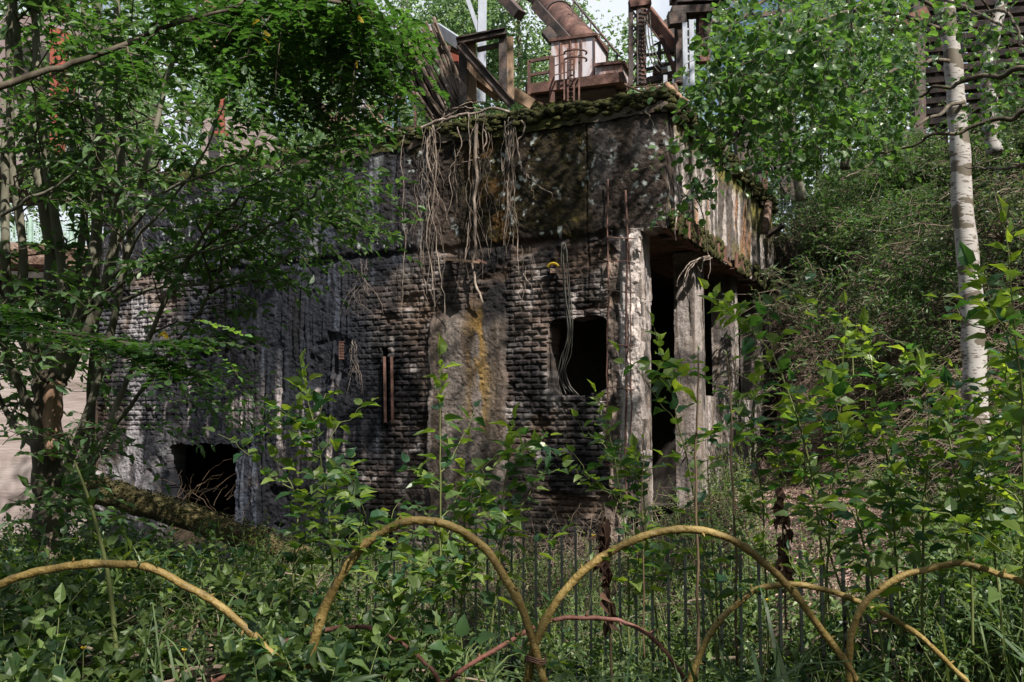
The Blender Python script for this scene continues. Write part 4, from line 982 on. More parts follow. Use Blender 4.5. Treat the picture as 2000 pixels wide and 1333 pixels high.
for P in SP[1:]:
    n = 6; t = RNG.uniform(.45, 1, (1, n)); q, T = pathpt(P[None], t); q = q[0]; 
    D = nrm(randdir(n, (-.1, .7))+T[0]*.5+np.array([.35, -.15, 0])); L = RNG.uniform(.35, .95, n)
    B_ = twigs(q, D, L, .15, 6, .05); tubes(tw, B_, np.linspace(1, .4, 6)[None]*RNG.uniform(.005, .009, (n, 1)), 5)
    for _ in range(3):
        t2 = RNG.uniform(.3, 1, (n, 2)); q2, T2 = pathpt(B_, t2); q2 = q2.reshape(-1, 3); T2 = T2.reshape(-1, 3)
        spray(tw, lf, q2, nrm(T2*.7+randdir(len(q2), (-.5, .5))*.8), RNG.uniform(.2, .42, len(q2)), .0028, .25, 8, .125, .048, 'lance', up=-.05, side=.7, jit=.35)
# the mass of foliage reaching out over the wall, middle left
def mass(pxs, pys, ds, n, L=(.25, .5), dirv=(.7, -.1, -.1), spread=.5, **k):
    x = RNG.uniform(*pxs, n); y = RNG.uniform(*pys, n)+k.pop('slope', 0)*(x-pxs[0]); d = RNG.uniform(*ds, n)
    P0 = np.array([at(a, b, c) for a, b, c in zip(x, y, d)])
    D = nrm(np.array(dirv)+randdir(n, (-.8, .8))*spread); return spray(tw, lf, P0, D, RNG.uniform(*L, n), **k)
KW = dict(nl=8, LL=.125, WW=.050, shape='lance', up=-.05, side=.7, jit=.35, rr=.003)
mass((150, 520), (200, 420), (5.2, 6.6), 34, **KW); mass((380, 640), (320, 480), (5.4, 6.6), 42, **KW)
mass((430, 690), (230, 400), (5.5, 6.6), 36, **KW); mass((250, 590), (420, 540), (5.4, 6.4), 34, **KW)
mass((0, 330), (150, 430), (5.0, 6.8), 24, **KW); mass((0, 420), (-40, 180), (5, 7), 32, **KW)
mass((280, 560), (720, 840), (6.6, 7.6), 22, **KW); mass((150, 420), (620, 760), (6, 7), 14, **KW); mass((560, 720), (330, 470), (5.8, 6.6), 28, **KW)
mass((0, 190), (820, 1080), (5.2, 6.0), 40, **KW); mass((-30, 170), (620, 860), (7.5, 10), 46, **KW); mass((0, 130), (480, 720), (5.4, 6.0), 24, **KW)
crown(lf, np.array([-2.2, 8.6, 8.4]), np.array([2.4, 2.2, 1.9]), 2600, .12, clumps=28, cr=.13)  # high unseen crown, added to shade the left wall
tw.build('twigs', M['bark'], lt, True); lf.build('foliage', M['willow'], lt)
# long arching side branches of that tree
tw = MB()
for pts in ([(205, 560, 5.9), (300, 430, 5.6), (380, 330, 5.4), (440, 200, 5.2)], [(230, 470, 5.8), (330, 370, 5.5), (430, 330, 5.3), (520, 280, 5.2)], [(130, 640, 6), (300, 520, 5.6), (440, 480, 5.4), (560, 430, 5.2)], [(200, 600, 5.9), (330, 560, 5.7), (480, 540, 5.5), (600, 480, 5.4)],
            [(560, 430, 5.5), (590, 400, 5.4), (625, 368, 5.3)], [(0, 420, 5.6), (80, 380, 5.5), (150, 330, 5.4), (200, 240, 5.3)], [(0, 260, 5.5), (90, 210, 5.4), (170, 190, 5.3)]):
    tubes(tw, wiggle(stem_path(pts, 20), .03, .4, 9), np.linspace(.012, .005, 20)[None], 6)
tw.build('side_branch', M['barkg'], lt, True)

# robinia with long branch crossing the upper left
rt = thing('robinia_tree', 'robinia with feathery leaves whose thin dark branch slants across the upper left', 'tree', (-3.6, 1.8, 0))
tubes(mb := MB(), wiggle(smooth_path([(-3.6, 1.8, -.1), (-3.5, 1.9, 2.5), (-3.0, 2.4, 5), (-2.4, 2.8, 8)], 24), .05, .4, 2), np.linspace(.16, .06, 24)[None], 12, True); mb.build('trunk', M['bark'], rt, True)
RB = MB(); RL = MB()
brs = [([(-3.5, 1.9, 1.9)], [(-260, 250, 3.3), (-60, 185, 3.6), (60, 150, 3.7), (180, 110, 3.8), (300, 62, 3.9), (380, 35, 4.0), (445, 18, 4.1), (520, -20, 4.2)], .019),
       ([(-2.9, 2.5, 5.2)], [(300, -120, 3.9), (450, -60, 4.0), (560, -10, 4.1), (660, 5, 4.2), (720, 25, 4.3), (770, 50, 4.3)], .018),
       ([(-2.7, 2.6, 5.5)], [(450, -150, 3.7), (560, -60, 3.8), (640, -10, 3.9), (710, 10, 4.0)], .015),
       ([(-3.0, 2.3, 5.0)], [(200, -160, 4.0), (420, -50, 4.3), (560, 60, 4.5), (640, 110, 4.6), (700, 130, 4.6)], .014),
       ([(-3.0, 2.3, 5.0)], [(200, -160, 4.0), (400, -20, 4.4), (500, 90, 4.6), (570, 170, 4.7)], .012)]
RP = []
for a, b, r in brs:
    P = wiggle(smooth_path(np.concatenate([np.array(a, float), path_px(b)]), 40), .02, .4, 7); tubes(RB, P, np.linspace(r, .005, 40)[None], 7); RP.append(P)
def robinia_leaves(P0, D, L=.20, droop=.25, mb=None, nl=13, size=.056):
    P = twigs(P0, D, L, droop, 5, .02); tubes(RB, P, np.full((1, 5), .0013), 3)
    leaves_on(mb or RL, P, nl, size, size*.52, 'oval', t0=.18, side=.93, up=-.05, pairs=True, jit=.22, fold=.12, curl=.06, taper=.1)
for P in RP[1:]:
    n = 11; t = RNG.uniform(.45, .97, (1, n)); q, T = pathpt(P[None], t); D = nrm(randdir(n, (-.7, .3))+T[0]*.6)
    B_ = twigs(q[0], D, RNG.uniform(.2, .45, n), .35, 6, .05); tubes(RB, B_, np.linspace(.004, .002, 6)[None], 4)
    t2 = np.tile(np.linspace(.2, 1, 6), (n, 1)); q2, T2 = pathpt(B_, t2); q2 = q2.reshape(-1, 3)
    robinia_leaves(q2, nrm(T2.reshape(-1, 3)*.4+randdir(len(q2), (-.9, .1))), RNG.uniform(.14, .23, len(q2)))
# leaves on the big bough and hanging curtain at top centre-left
q, T = pathpt(RP[0][None], RNG.uniform(.35, 1, (1, 14))); B_ = twigs(q[0], randdir(14, (-.6, .5)), .35, .2, 6, .05); tubes(RB, B_, np.linspace(.004, .002, 6)[None], 4)
t2 = np.tile(np.linspace(.2, 1, 5), (14, 1)); q2, T2 = pathpt(B_, t2); robinia_leaves(q2.reshape(-1, 3), nrm(T2.reshape(-1, 3)*.4+randdir(70, (-.8, .2))), .18)
def rob_mass(pxs, pys, ds, n, mb=None, dirv=(.5, 0, -.6), sp=.7):
    P0 = np.array([at(RNG.uniform(*pxs), RNG.uniform(*pys), RNG.uniform(*ds)) for _ in range(n)])
    robinia_leaves(P0, nrm(np.array(dirv)+randdir(n, (-.8, .6))*sp), RNG.uniform(.14, .24, n), mb=mb)
rob_mass((470, 760), (-40, 60), (3.9, 4.9), 62); rob_mass((540, 720), (40, 105), (4.0, 4.8), 24); rob_mass((420, 600), (20, 200), (4.2, 5.2), 30); rob_mass((60, 480), (-30, 90), (4.6, 5.6), 34)
rob_mass((740, 800), (-10, 90), (4.0, 4.6), 14)
# low bright sprays reaching in from the left
for pts, r in (([(-60, 640, 3.9), (40, 640, 3.85), (150, 655, 3.8), (270, 672, 3.75), (360, 668, 3.7)], .007), ([(-60, 600, 4.1), (0, 605, 4.0), (60, 615, 3.95)], .006), ([(150, 655, 3.8), (260, 690, 3.75), (330, 720, 3.7)], .005)):
    P = stem_path(pts, 24); tubes(RB, P, np.linspace(r, .003, 24)[None], 6); n = 26
    q, T = pathpt(P[None], np.linspace(.12, 1, n)[None]); sg = np.where(np.arange(n) % 2, 1, -1)[:, None]
    robinia_leaves(q[0], nrm(T[0]*.7+np.array([0, .7, .12])*sg+randdir(n, (-.3, .2))*.35), RNG.uniform(.16, .24, n), .12)
YL = MB(); robinia_leaves(np.array([at(372, 622, 3.55)]), np.array([[.9, -.1, -.12]]), .21, .18, YL, 17, .044); YL.build('pale_leaf', M['robinia_y'], rt, label='pale young feathery leaf'); YL = MB()
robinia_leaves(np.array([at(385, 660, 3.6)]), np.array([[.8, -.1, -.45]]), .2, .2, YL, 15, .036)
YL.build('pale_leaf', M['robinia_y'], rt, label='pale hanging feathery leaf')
# crown over the frame
for c, r, n in (((-2.2, 3.2, 8.2), (2.3, 2.0, 1.7), 3600), ((.3, 5.0, 8.6), (1.6, 1.5, 1.2), 2200)):
    crown(RL, np.array(c), np.array(r), n, .10, clumps=26, cr=.13)
RB.build('branches', M['bark'], rt, True); RL.build('foliage', M['robinia'], rt)
mb = MB()
for x, y in ((318, 648), (508, 40), (515, 60), (512, 75), (700, 30), (325, 652), (700, 118)):
    P0 = np.array([at(x, y, 3.7)]); leaves(mb, P0, randdir(1, (-1, 0)), randdir(1, (0, 1)), .032, .018, 'oval', .2, .6)
mb.build('yellowing_leaves', M['yellow'], rt)

# unseen trees added round the viewpoint to cut sky fill and dapple sun
for i, (x, y, r, h, n) in enumerate(((-9.5, 1.5, 2.8, 9, 1500), (-7, -6, 3, 10, 1700), (-1.5, -10, 3.2, 10, 1800), (3.6, -9.5, 2.8, 8, 1300), (9.5, -4, 2.8, 7.5, 1300), (10.5, 4, 2.6, 8, 1300), (-12.5, 9, 3, 9, 1300), (-4.5, -4.5, 2.2, 8, 1200), (-12, -2, 3.4, 11, 1500), (1.5, -14, 3.6, 10, 1600), (8, -12, 3.4, 9, 1500), (13.5, -9, 3.4, 9, 1400))):
    t = thing('added_shade_tree', ('broad added shade tree outside the left of the view', 'tall added shade tree behind and to the left of the camera', 'added shade tree straight behind the camera', 'added shade tree behind and to the right of the camera', 'lower added shade tree at the right behind the camera', 'added shade tree outside the right of the view', 'added shade tree far out at the left', 'slim added shade tree close behind the camera on the left', 'added shade tree far out to the left behind the camera', 'added shade tree farthest straight behind the camera', 'added shade tree far behind the camera on the right', 'added shade tree farthest to the right behind the camera')[i], 'tree', (x, y, 0), 'added shade trees around the viewpoint')
    P = wiggle(np.linspace([x, y, -.2], [x+.3, y, h*.85], 12), .12, .5, 60+i); tubes(mb := MB(), P, np.linspace(.2, .06, 12)[None], 9); mb.build('trunk', M['bark'], t, True)
    lf = MB(); crown(lf, np.array([x+.2, y, h*.58]), np.array([r, r, h*.46]), int(n*1.7), .30, clumps=34, cr=.22, W=.6); lf.build('crown', M['willow'], t)

for i, (x, y, cx, cy, cz, r, n) in enumerate(((5.2, -3.6, 4.2, -2.2, 9.2, 3.4, 2300), (1.6, -5.2, 1.2, -2.4, 9.6, 2.8, 1700), (9.2, 8.6, 9.0, 9.4, 8.6, 3.0, 2300), (8.2, 0.5, 8.4, 1.2, 10, 2.6, 1500))):  # unseen airy crowns added to dapple the border and slope
    t = thing('added_shade_tree', ('tall airy tree added to shade the willow border from behind the camera on the right', 'tall airy added shade tree close behind the camera', 'airy tree added to shade the right slope from outside the view', 'tall airy added shade tree beside the right edge of the view')[i], 'tree', (x, y, 0), 'added shade trees around the viewpoint')
    z0 = float(hgt(x, y)); P = wiggle(np.linspace([x, y, z0-.2], [cx, cy, cz+r*.5], 16), .15, .5, 160+i); tubes(mb := MB(), P, np.linspace(.16, .04, 16)[None], 9); mb.build('trunk', M['barkg'], t, True)
    lf = MB(); cc = crown(lf, np.array([cx, cy, cz]), np.array([r, r, r*.55]), n, .13, clumps=34, cr=.11, W=.7); lf.build('crown', M['aspen'], t)
    mb = MB()
    for c in cc[:18]: tubes(mb, wiggle(np.linspace(P[10], c, 9), .1, .6, int(abs(c[0])*9)), np.linspace(.035, .01, 9)[None], 5)
    mb.build('limbs', M['barkg'], t, True)

# birches on the right
def birch(label, pts, r0, r1, name='birch_tree', bark='birch', n=40, bow=.02):
    t = thing(name, label, 'tree', at(*pts[0]), 'birches on the right'); P = wiggle(stem_path(pts, n), bow, .3, int(pts[0][0]))
    tubes(mb := MB(), P, (np.linspace(r0, r1, n)*(1+.05*np.sin(np.arange(n)*1.9)+.03*np.sin(np.arange(n)*4.1)))[None], 14, True); mb.build('trunk', M[bark], t, True); return t, P
bt, BP = birch('stout white barked birch rising in front of the overgrown slope at the right', [(1912, 960, 9.5), (1910, 860, 9.5), (1904, 740, 9.5), (1893, 560, 9.5), (1880, 400, 9.5), (1872, 250, 9.5), (1860, 100, 9.5), (1845, 0, 9.5), (1830, -150, 9.5), (1815, -400, 9.5), (1800, -700, 9.5)], .130, .055, n=60)
tw = MB(); lf = MB()
# its aspen-round foliage hanging into the upper right
def round_mass(pxs, pys, ds, n, **k):
    P0 = np.array([at(RNG.uniform(*pxs), RNG.uniform(*pys), RNG.uniform(*ds)) for _ in range(n)])
    D = nrm(np.array([-.3, -.1, -.55])+randdir(n, (-.8, .6))*.7)
    a = dict(rr=.0025, nl=8, LL=.07, WW=.062, shape='round', up=-.2, side=.8, jit=.6, pet=.018); a.update(k)
    spray(tw, lf, P0, D, RNG.uniform(.18, .40, n), **a)
lims = [[(1850, 120, 9.4), (1760, 130, 8), (1650, 210, 7), (1560, 260, 6.2)], [(1850, 60, 9.4), (1700, 20, 8), (1560, 60, 6.6), (1480, 160, 6), (1440, 260, 5.8), (1400, 330, 5.6)], [(1850, 30, 9.4), (1650, -60, 7), (1500, 0, 6), (1430, 60, 5.8), (1390, 160, 5.6)],
        [(1880, 200, 9.4), (1800, 240, 8.4), (1720, 300, 7.6), (1640, 350, 7)], [(1845, 0, 9.4), (1940, 40, 8), (2010, 90, 7)], [(2030, 218, 6.2), (1930, 240, 6.4), (1800, 275, 6.6), (1690, 300, 6.8)], [(2030, 135, 6), (1900, 155, 6.3), (1810, 180, 6.5), (1740, 190, 6.7)],
        [(2030, 310, 7), (1960, 330, 7.6), (1885, 322, 9)], [(1850, 60, 9.3), (1950, 20, 7), (2010, 90, 5.6)]]
for p in lims: tubes(tw, wiggle(stem_path(p, 26), .05, .4, len(p)), np.linspace(.020, .005, 26)[None], 6)
for a in (((1410, 1500), (-20, 160), (5.2, 6.4), 40), ((1360, 1400), (70, 160), (5.2, 6.2), 8), ((1440, 1640), (-20, 200), (5.2, 6.6), 72), ((1380, 1480), (140, 250), (5.3, 6.2), 30), ((1470, 1700), (180, 290), (5.6, 7), 45), ((1600, 1800), (-20, 180), (5.8, 7.5), 60), ((1620, 1790), (140, 260), (6, 7.5), 46),
          ((1340, 1400), (230, 320), (5.4, 5.8), 9), ((1520, 1650), (20, 120), (4.9, 5.6), 30), ((1880, 2010), (60, 240), (6.2, 7.5), 26), ((1800, 2000), (-30, 60), (6, 8), 22), ((1360, 1420), (300, 380), (5.4, 5.8), 8), ((1480, 1600), (250, 320), (6, 7), 20)): round_mass(*a)
crown(lf, np.array([3.2, 7.2, 8.6]), np.array([2.6, 2.2, 2.0]), 3200, .11, clumps=26, cr=.13, W=.85)
crown(lf, np.array([4.3, 9.5, 12.2]), np.array([2.4, 2.2, 2.4]), 2200, .12, clumps=30, cr=.14, W=.85)
for c in ((1.8, 6.6, 8.6), (2.6, 7.6, 8.2), (3.8, 6.6, 8.8), (3.5, 8.2, 9.4), (4.6, 8.8, 12.8), (3.4, 9.6, 12), (5.2, 10, 12)):
    s = BP[np.argmin(np.abs(BP[:, 2]-c[2]+1.2))]; tubes(tw, wiggle(np.linspace(s, np.array(c), 12), .06, .5, int(c[0]*7)), np.linspace(.03, .008, 12)[None], 6)
tw.build('branches', M['bark'], bt, True); lf.build('foliage', M['aspen'], bt)
b2, P2 = birch('slim second birch just behind the stout one, near the right edge', [(1945, 300, 13), (1935, 220, 13), (1930, 130, 13), (1945, 60, 13), (1955, 0, 13), (1962, -120, 13), (1970, -400, 13)], .12, .05)
tw = MB(); lf = MB(); crown(lf, at(1965, -380, 13), np.array([1.8, 1.8, 1.5]), 2500, .10, clumps=30, cr=.2, W=.85)
for k in range(9):
    s = P2[22+k*2]; tubes(tw, wiggle(np.linspace(s, s+randdir(1, (.1, .6))[0]*1.6, 10), .06, .5, k), np.linspace(.02, .006, 10)[None], 5)
P0 = np.array([at(RNG.uniform(1885, 2010), RNG.uniform(90, 330), RNG.uniform(11, 13)) for _ in range(26)]); spray(tw, lf, P0, randdir(26, (-.8, .2)), .4, rr=.004, nl=9, LL=.07, WW=.06, shape='round', jit=.6)
tw.build('branches', M['bark'], b2, True); lf.build('foliage', M['aspen'], b2)
b3, P3 = birch('slim grey trunk standing above the slab end by the trestle', [(1566, 392, 15.5), (1552, 320, 15.5), (1545, 250, 15.5), (1530, 190, 15.5), (1515, 120, 15.5), (1525, 20, 15.5), (1520, -60, 15.5), (1520, -200, 15.5)], .085, .04, 'slender_tree', 'barkg')
tw = MB(); lf = MB()
for k in range(10):
    s = P3[12+k*2]; tubes(tw, wiggle(np.linspace(s, s+randdir(1, (.1, .6))[0]*1.3, 10), .06, .5, k), np.linspace(.025, .006, 10)[None], 5)
crown(lf, at(1530, 60, 15.5), np.array([1.3, 1.2, 1.5]), 3000, .07, clumps=40, cr=.2, W=.85)
crown(lf, at(1520, 170, 15.5), np.array([.9, .8, .7]), 1000, .07, clumps=20, cr=.2, W=.85)
tw.build('branches', M['bark'], b3, True); lf.build('foliage', M['aspen'], b3)
b4, P4 = birch('dark forked trunk leaning behind the hanging leaves above the slope', [(1650, 330, 17), (1655, 240, 17), (1665, 120, 17), (1660, 20, 17), (1650, -120, 17)], .09, .05, 'slender_tree', 'bark')
tw = MB(); lf = MB(); crown(lf, at(1670, 130, 17), np.array([1.3, 1.2, 1.4]), 3200, .08, clumps=44, cr=.2, W=.8)
for k in range(8):
    s = P4[8+k*3]; tubes(tw, wiggle(np.linspace(s, s+randdir(1, (.1, .6))[0]*1.5, 10), .06, .5, k), np.linspace(.025, .006, 10)[None], 5)
tw.build('branches', M['bark'], b4, True); lf.build('foliage', M['aspen'], b4)
# ------------------------------------------------------------------ overgrown slope on the right
def scatter(xr, yr, n, keep=None):
    x = RNG.uniform(*xr, n); y = RNG.uniform(*yr, n); z = hgt(x, y)
    if keep is not None:
        k = keep(x, y, z); x, y, z = x[k], y[k], z[k]
    return x, y, z
def infr(x, y, mx=1.06): return np.abs(x) < y*.5263*mx+.3
x, y, z = scatter((3.4, 13), (7.5, 25), 620000, lambda x, y, z: infr(x, y) & (z > .25) & ((z > 2.6) | (RNG.random(len(x)) < .45)) & ~((uvof(x, y)[0] > -.25)))
dn = fbm(x, y+z, 1.6, 4, 301); thick = sst(2.3, 4.2, z+3.0*(fbm(x, z, .8, 3, 305)-.5))
k = RNG.random(len(x)) < (.05+.95*thick)*sst(.22, .44, dn)
x, y, z, dn = x[k], y[k], z[k], dn[k]
h_ = RNG.random(len(x))**.8*1.5*np.clip(fbm(x, y+z, .9, 3, 311)-.25, 0, 1)*(.5+dn)
P = np.stack([x-.5*h_, y-.6*h_, z+h_*.8], 1)
s = RNG.uniform(.035, .08, len(P))*(1+.9*(RNG.random(len(P)) > .88)); lf = MB(); leaves(lf, P, nrm(randdir(len(P), (-.3, .8))+np.array([-.3, -.4, 0])), nrm(randdir(len(P), (0, 1))+np.array([0, 0, .6])), s, s*.42, 'lo', .25, .2)
lf.build('slope_shrubbery', M['slope'], label='low small leaved shrubs blanketing the right slope', cat='shrubbery', kind='stuff')
x, y, z = scatter((3.6, 11), (8, 20), 16000, lambda x, y, z: infr(x, y) & (z > .2) & (z < 5) & ~((uvof(x, y)[0] > -.3)))
k = RNG.permutation(len(x))[:4200]; P0 = np.stack([x[k], y[k], z[k]], 1)
tw = MB(); D = nrm(randdir(len(k), (.0, .7))*1.3+np.array([-.55, -.45, .2])); P = twigs(P0, D, RNG.uniform(.5, 1.5, len(k)), .55, 8, .025); tubes(tw, P, np.linspace(.0045, .0015, 8)[None]*RNG.uniform(.5, 1.5, (len(k), 1)), 3)
tw.build('bramble_canes', M['twig'], label='tangle of bare arching canes over the dark foot of the slope', cat='canes', kind='stuff')
# ferns/leaf tufts at the foot and on the building's back corner
lf = MB(); tw = MB()
P0 = np.array([at(RNG.uniform(1480, 1680), RNG.uniform(580, 700), RNG.uniform(13, 15)) for _ in range(40)])
spray(tw, lf, P0, nrm(randdir(40, (-.5, .3))+np.array([-.8, -.3, -.1])), RNG.uniform(.5, 1.0, 40), .005, .25, 14, .06, .022, 'lance', jit=.4)
for q, (lab, px, py, d, n) in enumerate((('spreading shrub with narrow leaves high on the slope left of the birch', 1700, 420, 15.5, 46), ('shrub hanging over the dark foot of the slope in the middle', 1640, 560, 14, 30), ('shrub on the slope just left of the birch trunk', 1800, 520, 12.5, 34), ('shrub on the slope right of the birch trunk', 1960, 420, 11.5, 34), ('shrub at the top of the slope below the slatted tower', 1830, 300, 17, 44), ('shrub right behind the wire mesh at the slab end', 1600, 400, 17.5, 40), ('shrub silhouetted on the crest between the grey trunk and the birch', 1730, 330, 18, 60), ('bushy shrub on the crest at the far right edge', 1985, 270, 16, 60), ('low shrub at the dark foot of the slope', 1740, 660, 12.5, 30))):
    t = thing('slope_shrub', lab, 'shrub', at(px, py+60, d), 'shrubs on the right slope'); a = MB(); b = MB(); c0 = at(px, py+50, d+.4)
    D = nrm(randdir(n, (-.1, .9))+np.array([-.35, -.35, .2])); B_ = twigs(np.tile(c0, (n, 1)), D, RNG.uniform(.6, 2.1, n), .35, 9, .05); tubes(a, B_, np.linspace(.009, .003, 9)[None], 4)
    q2, T2 = pathpt(B_, RNG.uniform(.25, 1, (n, 9))); q2 = q2.reshape(-1, 3); spray(a, b, q2, nrm(T2.reshape(-1, 3)+randdir(len(q2), (-.6, .4))), RNG.uniform(.15, .38, len(q2)), .0025, .2, 8, .10, .042, 'lo', jit=.5)
    a.build('branches', M['twig'], t, True); b.build('foliage', M['slope' if q % 2 else 'willow'], t)
bh = thing('overhanging_shrub', 'shrub leaning from the slope over the far columns', 'shrub', at(1640, 760, 15)); 
for p in P0[:18]: tubes(tw, smooth_path([at(1650, 740, 15), (p+at(1620, 640, 14.5))/2+randdir(1)[0]*.15, p], 10), np.linspace(.012, .005, 10)[None], 4)
tw.build('branches', M['twig'], bh, True); lf.build('foliage', M['slope'], bh)

# ------------------------------------------------------------------ ground cover
def cover(name, label, cat, mat, P0, nl, LL, WW, shape, H, lean=.35, rr=.002, stemmat='stem', side=.85, up=.12):
    n = len(P0); lf = MB(); tw = MB(); D = nrm(np.array([0, 0, 1.0])+RNG.normal(0, lean, (n, 3))*np.array([1, 1, .2]))
    P = twigs(P0, D, H, .12, 4, .05); tubes(tw, P, np.linspace(1, .5, 4)[None]*rr*np.ones((n, 1)), 3)
    leaves_on(lf, P, nl, LL, WW, shape, t0=.25, side=side, up=up, jit=.35, taper=.35)
    # leaves and stems are one inseparable mat
    me = lf; o = me.build(name, M[mat], label=label, cat=cat, kind='stuff'); tw.build(name+'_stems', M[stemmat], label=label.replace('leaves', 'stems') if 'leaves' in label else 'thin stems under the '+label, cat='stems', kind='stuff'); return o
def pathmask(x, y):
    e = .35*(fbm(x, y, 1.3, 3, 333)-.5)
    return (np.abs(x-2.35-(y-6.5)*.22+e) < .62) & (y > 5.9+e) & (y < 16)
def gpts(n, yr, keepf=None, side=1.1):
    y = RNG.uniform(yr[0]**.5, yr[1]**.5, n)**2; x = RNG.uniform(-1, 1, n)*(y*.53*side+.3); k = (~pathmask(x, y)) | (RNG.random(n) < .07)
    if keepf is not None: k &= keepf(x, y)
    du, dv = uvof(x, y); k &= ~((du > -.15) & (du < 9.6) & (dv > -.12))
    x, y = x[k], y[k]; return np.stack([x, y, hgt(x, y)], 1)
den = lambda sc, lo, sd: (lambda x, y: fbm(x, y, sc, 3, sd) > lo)
P0 = gpts(2500, (2.9, 7.2), den(1.6, .42, 401)); k = P0[:, 0] < .6; 
cover('nettle_patch', 'nettle like serrated leaves covering the near ground', 'undergrowth', 'herb', P0, 12, .10, .058, 'ovate', RNG.uniform(.10, .36, len(P0))*(1+.6*(RNG.random(len(P0)) > .75)))
P0 = gpts(2300, (2.9, 9.5), den(2.4, .43, 402)); cover('low_herbs', 'small leaves carpeting the ground between the willow arches and the ruin', 'ground cover', 'herb', P0, 10, .045, .028, 'ovate', RNG.uniform(.06, .26, len(P0)))
P0 = gpts(5200, (6.2, 15), den(1.1, .36, 403)); cover('far_herbs', 'leaves of weeds along the foot of the ruin and the path', 'ground cover', 'herb', P0, 14, .05, .026, 'lo', RNG.uniform(.15, .55, len(P0)))
P0 = gpts(1500, (5.2, 13), lambda x, y: (x > .4) & (fbm(x, y, .9, 3, 404) > .45)); cover('bright_herbs', 'bright pale green leaves in front of the corner pillar', 'ground cover', 'poplar', P0, 14, .05, .028, 'ovate', RNG.uniform(.3, .8, len(P0)))
P0 = gpts(1500, (4.0, 6.6), lambda x, y: (x > .35) & (fbm(x, y, 1.2, 3, 405) > .47)); cover('tall_weeds', 'leaves of knee high weeds in front of the bar fence', 'weeds', 'herb', P0, 16, .07, .036, 'ovate', RNG.uniform(.3, .75, len(P0)))
P0 = gpts(420, (3.4, 5.6), lambda x, y: (x < -.7) & (fbm(x, y, 1.0, 3, 406) > .42)); cover('tall_nettles', 'leaves of taller nettles under the multi stemmed tree', 'weeds', 'poplar', P0, 14, .07, .040, 'ovate', RNG.uniform(.25, .6, len(P0)))
# grass
def grass(name, label, mat, P0, H, W, lean, cat='grass'):
    n = len(P0); K = 6; t = np.linspace(0, 1, K); D = nrm(np.array([0, 0, 1.0])+RNG.normal(0, .22, (n, 3))*np.array([1, 1, 0])); a = RNG.random(n)*6.28
    B = np.stack([np.cos(a), np.sin(a), a*0], 1); H = H*np.ones(n); ln = RNG.uniform(.2, 1, n)*lean
    C = P0[:, None, :]+D[:, None, :]*(t[None, :, None]*H[:, None, None])+B[:, None, :]*(t[None, :, None]**2*(H*ln)[:, None, None]); C[:, :, 2] -= (t[None]**3)*(H*ln*.75)[:, None]
    S = np.stack([-np.sin(a), np.cos(a), a*0], 1)[:, None, :]*(np.sqrt(np.maximum(0, 1-t**2))*W/2+.0002)[None, :, None]*RNG.uniform(.6, 1.3, (n, 1, 1))
    V = np.stack([C-S, C+S], 2); idx = np.arange(n*K*2).reshape(n, K, 2); q = np.stack([idx[:, :-1, 0], idx[:, :-1, 1], idx[:, 1:, 1], idx[:, 1:, 0]], -1).reshape(-1, 4)
    return MB().add(V, q).build(name, M[mat], label=label, cat=cat, kind='stuff')
def tufts(n, yr, per, spread, keepf=None):
    c = gpts(n, yr, keepf); k = np.repeat(np.arange(len(c)), per); P = c[k]+RNG.normal(0, spread, (len(k), 3))*np.array([1, 1, 0]); P[:, 2] = hgt(P[:, 0], P[:, 1]); return P
P = tufts(430, (3.0, 8.5), 12, .05, lambda x, y: (x > .5) | (RNG.random(len(x)) < .25)); grass('meadow_grass', 'green grass blades between the willow arches', 'grass', P, RNG.uniform(.2, .55, len(P)), .007, .7)
P = tufts(95, (2.9, 5.0), 9, .05, lambda x, y: x > y*.22); grass('tall_grass', 'long arching grass blades at the lower right', 'grass', P, RNG.uniform(.5, .95, len(P)), .016, .95)
P = tufts(26, (3.2, 5.5), 10, .05, lambda x, y: (x < .2)); grass('arching_grass', 'few long arching grass blades at the lower left', 'grass', P, RNG.uniform(.3, .5, len(P)), .010, 1.1)
P = tufts(90, (3.8, 10), 16, .06); grass('dry_grass', 'straw coloured dry grass in the undergrowth', 'drygrass', P, RNG.uniform(.15, .5, len(P)), .004, .9)
P = np.concatenate([uvw(0, 0, 0)+EU*a+EV*b for a, b in zip(RNG.uniform(0, 4.2, 2600), RNG.exponential(.5, 2600)+.0)]).reshape(-1, 3); P[:, 2] = ZT+.02
k = fbm((P-C0)@EU, P[:, 1]*0, 1.4, 3, 35) > .47; P = P[k]; grass('roof_grass', 'short grass and weeds along the mossy roof edge', 'grass', P, RNG.uniform(.06, .22, len(P)), .007, .8)
P0 = P[::9]; lf = MB(); tw = MB(); spray(tw, lf, P0, nrm(randdir(len(P0), (.3, 1))), RNG.uniform(.08, .22, len(P0)), .003, .1, 8, .05, .02, 'lo'); lf.build('roof_weeds', M['slope'], label='small leafy weeds sprouting on the roof edge', cat='weeds', kind='stuff')
